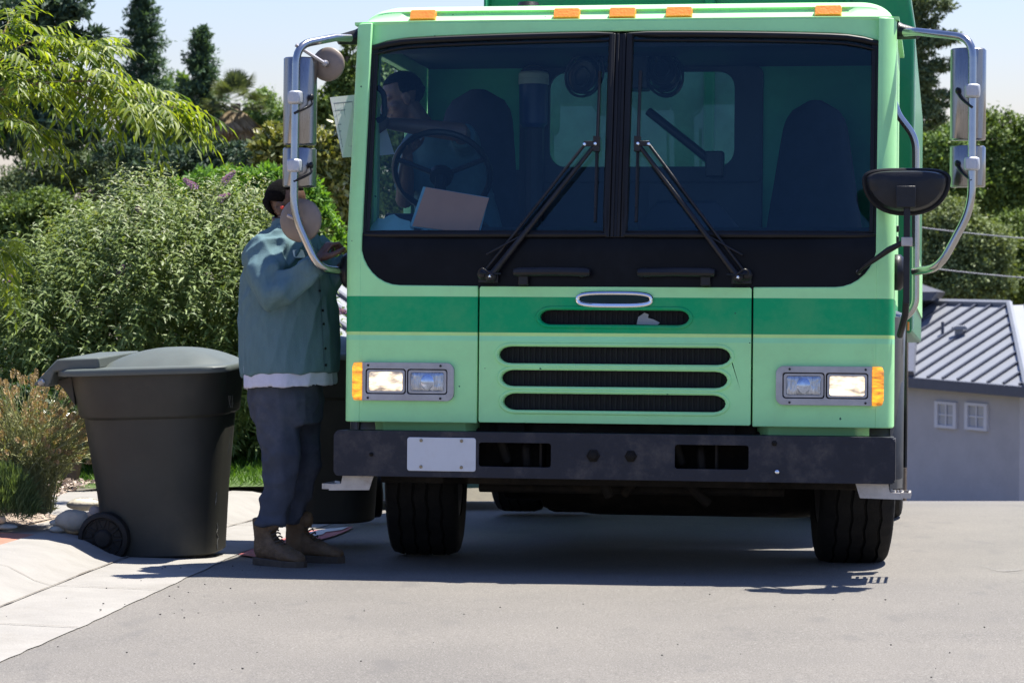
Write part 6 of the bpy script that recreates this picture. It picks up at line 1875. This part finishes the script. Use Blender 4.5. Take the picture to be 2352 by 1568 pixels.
V, Fc = leaves(np.array(fP) - np3(tb), np.array(fD), np.array(fN), fL, fL * 0.27, 0.5, 0.45)
raw('crown', V, Fc, L_YEL, ptree)
tag(obj('leaf_stalks', rach, WAND, ptree, smooth=60), None, kind='stuff')

# ---------------------------------------------------------------- houses, wires, utility box
ROOFM = mat('standing_seam_roof', (0.20, 0.21, 0.232), 0.5, 0.0, var=0.06, scale=0.6, dirt=(0.14, 0.15, 0.17), dirt_amt=0.4, dirt_scale=0.4)
SEAMM = mat('roof_seam', (0.055, 0.06, 0.08), 0.5)
FASC = mat('dark_fascia', (0.075, 0.082, 0.11), 0.6)
STUC = mat('grey_stucco', (0.42, 0.405, 0.42), 0.95, var=0.06, scale=1.2, bump=0.3, bscale=8, dirt=(0.33, 0.32, 0.34), dirt_amt=0.6, dirt_scale=0.5)
TRIM = mat('white_trim', (0.58, 0.58, 0.63), 0.6, var=0.03)
PANE = mat('curtained_pane', (0.36, 0.38, 0.43), 0.15, var=0.1, scale=3, spec=0.8)
def roof_face(poly_px, E0, h, pitch, u, parent, seam_step, name, o):
    n = (h * sin(pitch) + Vector((0, 0, cos(pitch)))).normalized()
    up = (-h * cos(pitch) + Vector((0, 0, sin(pitch)))).normalized()
    P = [on_plane(x, y, E0, n) for x, y in poly_px]
    b = MB(); b.rings([[p - o for p in P], [p - n * 0.15 - o for p in P]])
    rf = obj(name, b, ROOFM, parent, smooth=0)
    q2 = [((p - E0).dot(u), (p - E0).dot(up)) for p in P]
    u0, u1 = min(q[0] for q in q2), max(q[0] for q in q2); v0, v1 = min(q[1] for q in q2), max(q[1] for q in q2)
    s = MB(); k = u0 + 0.2
    while k < u1:
        ins = [v for v in np.linspace(v0, v1, 140) if inside((k, v), q2)]
        if len(ins) > 3:
            a, c = E0 + u * k + up * ins[0] - o, E0 + u * k + up * ins[-1] - o
            w = u * 0.045; hgt = n * 0.07
            s.rings([[a - w, a + w, a + w + hgt, a - w + hgt], [c - w, c + w, c + w + hgt, c - w + hgt]])
        k += seam_step
    obj('seams', s, SEAMM, rf, smooth=0)
    return rf, P, n, up
hd = 80
a55 = radians(55)
u1 = Vector((cos(a55), -sin(a55), 0)); h1 = Vector((-sin(a55), -cos(a55), 0))
E0 = at(2096, 868, hd)
hb0 = Vector((at(2200, 900, hd).x, hd, terrain_z(10, hd) + 0.3))
house = thing('stucco_house', 'grey stucco house with metal roof and two small white windows right of the truck', 'house', hb0)
rf, RP, rn, rup = roof_face([(2040, 695), (2318, 701), (2358, 888), (2040, 862)], E0, h1, radians(24), u1, house, 0.62, 'roof', hb0)
# hip side: falls to the right and towards the viewer
A_, B_ = RP[1], RP[2]
h2 = Vector((cos(a55), -sin(a55), 0)); 
C_ = B_ - h1 * 6.0; C_.z = B_.z; D_ = A_ - h1 * 6.0
hp_ = MB(); hp_.rings([[p - hb0 for p in (A_, B_, C_, D_)], [p - hb0 - Vector((0, 0, 0.15)) for p in (A_, B_, C_, D_)]])
hs_ = obj('hip_face', hp_, ROOFM, rf, smooth=0)
hsm = MB()
for k in range(1, 9):
    a, c = A_ + (D_ - A_) * k / 9 - hb0, B_ + (C_ - B_) * k / 9 - hb0
    hsm.tube([a, c], 0.05, 4)
obj('seams', hsm, SEAMM, hs_, smooth=0)
rc = MB(); rc.tube([p - hb0 + Vector((0, 0, 0.05)) for p in (RP[0], A_, B_)], 0.11, 6); obj('ridge_cap', rc, ROOFM, rf)
fb = MB(); e0, e1 = RP[3] - hb0, RP[2] - hb0
fb.rings([[e0 + Vector((0, 0, 0.02)) + h1 * 0.02, e0 + h1 * 0.08, e0 + h1 * 0.08 - Vector((0, 0, 0.30)), e0 - Vector((0, 0, 0.30)) - h1 * 0.25], [e1 + Vector((0, 0, 0.02)) + h1 * 0.02, e1 + h1 * 0.08, e1 + h1 * 0.08 - Vector((0, 0, 0.30)), e1 - Vector((0, 0, 0.30)) - h1 * 0.25]])
obj('fascia', fb, FASC, rf, smooth=0)
sd_ = MB(); p0, p1 = at(2099, 702, hd) , at(2094, 866, hd)
v0, v1 = on_plane(2106, 699, E0, rn), on_plane(2097, 866, E0, rn)
sd_.rings([[v0 - hb0 + rn * 0.2 - u1 * 0.35, v0 - hb0 + rn * 0.2 + u1 * 0.1, v0 - hb0 + u1 * 0.1, v0 - hb0 - u1 * 0.35], [v1 - hb0 + rn * 0.2 - u1 * 0.35, v1 - hb0 + rn * 0.2 + u1 * 0.1, v1 - hb0 + u1 * 0.1, v1 - hb0 - u1 * 0.35]])
obj('verge_board', sd_, FASC, rf, smooth=0)
W0 = E0 - h1 * 0.45
wz0 = hb0.z - 0.3
wl_ = MB()
wa_, wb_ = on_plane(2030, 900, W0, h1), on_plane(2343, 900, W0, h1)
topz = E0.z - 0.12
back = -h1 * 6
ring = lambda z: [Vector((p.x, p.y, z)) - hb0 for p in (wa_, wb_, wb_ + back, wa_ + back)]
wl_.rings([ring(wz0), ring(topz)])
obj('wall', wl_, STUC, house, smooth=0)
for (xa, ya, xb, yb) in ((2151, 920, 2200, 985), (2220, 923, 2271, 990)):
    c0, c1 = on_plane(xa, ya, W0, h1), on_plane(xb, yb, W0, h1)
    ux0, ux1 = (c0 - W0).dot(u1), (c1 - W0).dot(u1); z1, z0 = c0.z, c1.z
    fn = lambda u, v, t: W0 + u1 * u + h1 * t + Vector((0, 0, v - W0.z)) - hb0
    fr = MB(); fw = 0.085
    fr.plate([(ux0, z0), (ux1, z0), (ux1, z1), (ux0, z1)], [[(ux0 + fw * 1.5, z0 + fw), (ux1 - fw * 1.5, z0 + fw), (ux1 - fw * 1.5, z1 - fw), (ux0 + fw * 1.5, z1 - fw)]], fn, 0.09, 0.0)
    mx_, mz_ = (ux0 + ux1) / 2, (z0 + z1) / 2
    wn_ = obj('window', fr, TRIM, house, smooth=0)
    mu = MB(); mu.rings([[fn(mx_ + s_ * 0.022, z, 0.06) for s_ in (-1, 1)] + [fn(mx_ + s_ * 0.022, z, 0.03) for s_ in (1, -1)] for z in (z0 + fw, z1 - fw)])
    mu.rings([[fn(u, mz_ + s_ * 0.02, 0.062) for s_ in (-1, 1)] + [fn(u, mz_ + s_ * 0.02, 0.035) for s_ in (1, -1)] for u in (ux0 + fw, ux1 - fw)])
    obj('muntins', mu, TRIM, wn_, smooth=0)
    pn_ = MB(); pn_.add([fn(ux0 + fw, z0 + fw, 0.02), fn(ux1 - fw, z0 + fw, 0.02), fn(ux1 - fw, z1 - fw, 0.02), fn(ux0 + fw, z1 - fw, 0.02)], [(0, 1, 2, 3)])
    obj('pane', pn_, PANE, wn_, smooth=0)
vp = MB(); c = on_plane(2165, 766, E0, rn) - hb0; vp.tube([c, c + Vector((0, 0, 0.36))], 0.05, 8); obj('vent_pipe', vp, FASC, rf)
vb = MB(); c = on_plane(2203, 770, E0, rn) - hb0
vb.tube([c, c + Vector((0, 0, 0.2))], 0.14, 10); vb.rings([[c + Vector((x, y, 0.18)) for x, y in ((-.2, -.2), (.2, -.2), (.2, .2), (-.2, .2))], [c + Vector((x, y, 0.24)) for x, y in ((-.2, -.2), (.2, -.2), (.2, .2), (-.2, .2))], [c + Vector((x, y, 0.29)) for x, y in ((-.13, -.2), (.13, -.2), (.13, .2), (-.13, .2))]])
obj('roof_vent', vb, ROOFM, rf)
# lower block with a hipped roof, mostly behind the truck
d2 = 84
o2 = Vector((at(2060, 700, d2).x, d2, terrain_z(10, d2) + 0.3))
h2t = thing('roofed_outbuilding', 'small block with a dark hipped roof between the truck and the hillside oaks', 'building', o2)
q = lambda x, y, dd=0: at(x, y, d2 + dd) - o2
m = MB(); m.rings([[q(1990, 690), q(2138, 690), q(2160, 690, 3), q(2000, 690, 3)], [q(1985, 673), q(2152, 671), q(2172, 672, 3), q(1995, 672, 3)]])
obj('fascia', m, FASC, h2t, smooth=0)
m = MB(); m.rings([[q(1985, 672), q(2152, 670), q(2172, 671, 3.2), q(1995, 671, 3.2)], [q(2030, 640, 1.2), q(2098, 648, 1.2), q(2104, 648, 2), q(2030, 640, 2)]])
obj('roof', m, SEAMM, h2t, smooth=0)
m = MB(); m.rings([[q(2000, 690, .3), q(2108, 690, .3), q(2120, 690, 2.6), q(2005, 690, 2.6)], [q(2000, 1150, .3), q(2108, 1150, .3), q(2120, 1150, 2.6), q(2005, 1150, 2.6)]][::-1])
obj('wall', m, STUC, h2t, smooth=0)
# second house seen in the gap between the worker and the cab
d3 = 46; a50 = radians(48)
u3 = Vector((cos(a50), sin(a50), 0)); h3 = Vector((sin(a50), -cos(a50), 0))
E3 = at(800, 868, d3); o3 = Vector((E3.x, E3.y, terrain_z(-1, d3) - 1.5))
house3 = thing('metal_roofed_house', 'pale metal roof seen in the gap between worker and truck cab', 'house', o3)
rf3, RP3, n3, up3 = roof_face([(640, 625), (900, 660), (1000, 880), (700, 850)], E3, h3, radians(26), u3, house3, 0.48, 'roof', o3)
w3 = MB(); ring3 = lambda z: [Vector((p.x, p.y, z)) - o3 for p in (RP3[3] - h3 * 0.4, RP3[2] - h3 * 0.4, RP3[2] - h3 * 5, RP3[3] - h3 * 5)]
w3.rings([ring3(o3.z - 1), ring3(RP3[3].z - 0.2)])
obj('wall', w3, STUC, house3, smooth=0)
WIRE = mat('wire', (0.33, 0.33, 0.33), 0.5)
for i, (a, b, lab) in enumerate((((1800, 492, 62), (2800, 592, 52), 'upper thin wire crossing in front of the trees at the right'), ((1800, 583, 62), (2800, 682, 52), 'lower thin wire crossing in front of the trees at the right'))):
    p, q2 = at(*a), at(*b)
    w = MB(); w.tube([p.lerp(q2, t) + Vector((0, 0, -0.25 * 4 * t * (1 - t) + 0.25 * 4 * 0.24)) for t in np.linspace(0, 1, 17)], 0.012, 5)
    tag(obj('utility_wire', w, WIRE), lab, 'wire', 'wires in front of the hillside trees')
ub = Vector((at(805, 900, 16.0).x, 16.0, 0.08))
utb = thing('utility_box', 'pale grey utility box behind the second bin, at the edge of the cab', 'utility box', ub)
m = MB(); zt = at(800, 812, 16).z - ub.z; xw = 0.075
m.box(-xw, 0.22, -0.2, 0.2, -0.1, zt - 0.03); obj('cabinet', m, mat('box_grey', (0.34, 0.38, 0.37), 0.6, var=0.05), utb, bevel=0.01)
m = MB(); m.box(-xw - 0.012, 0.232, -0.212, 0.212, zt - 0.03, zt); obj('lid', m, mat('box_lid', (0.45, 0.5, 0.49), 0.6, var=0.05), utb, bevel=0.008)
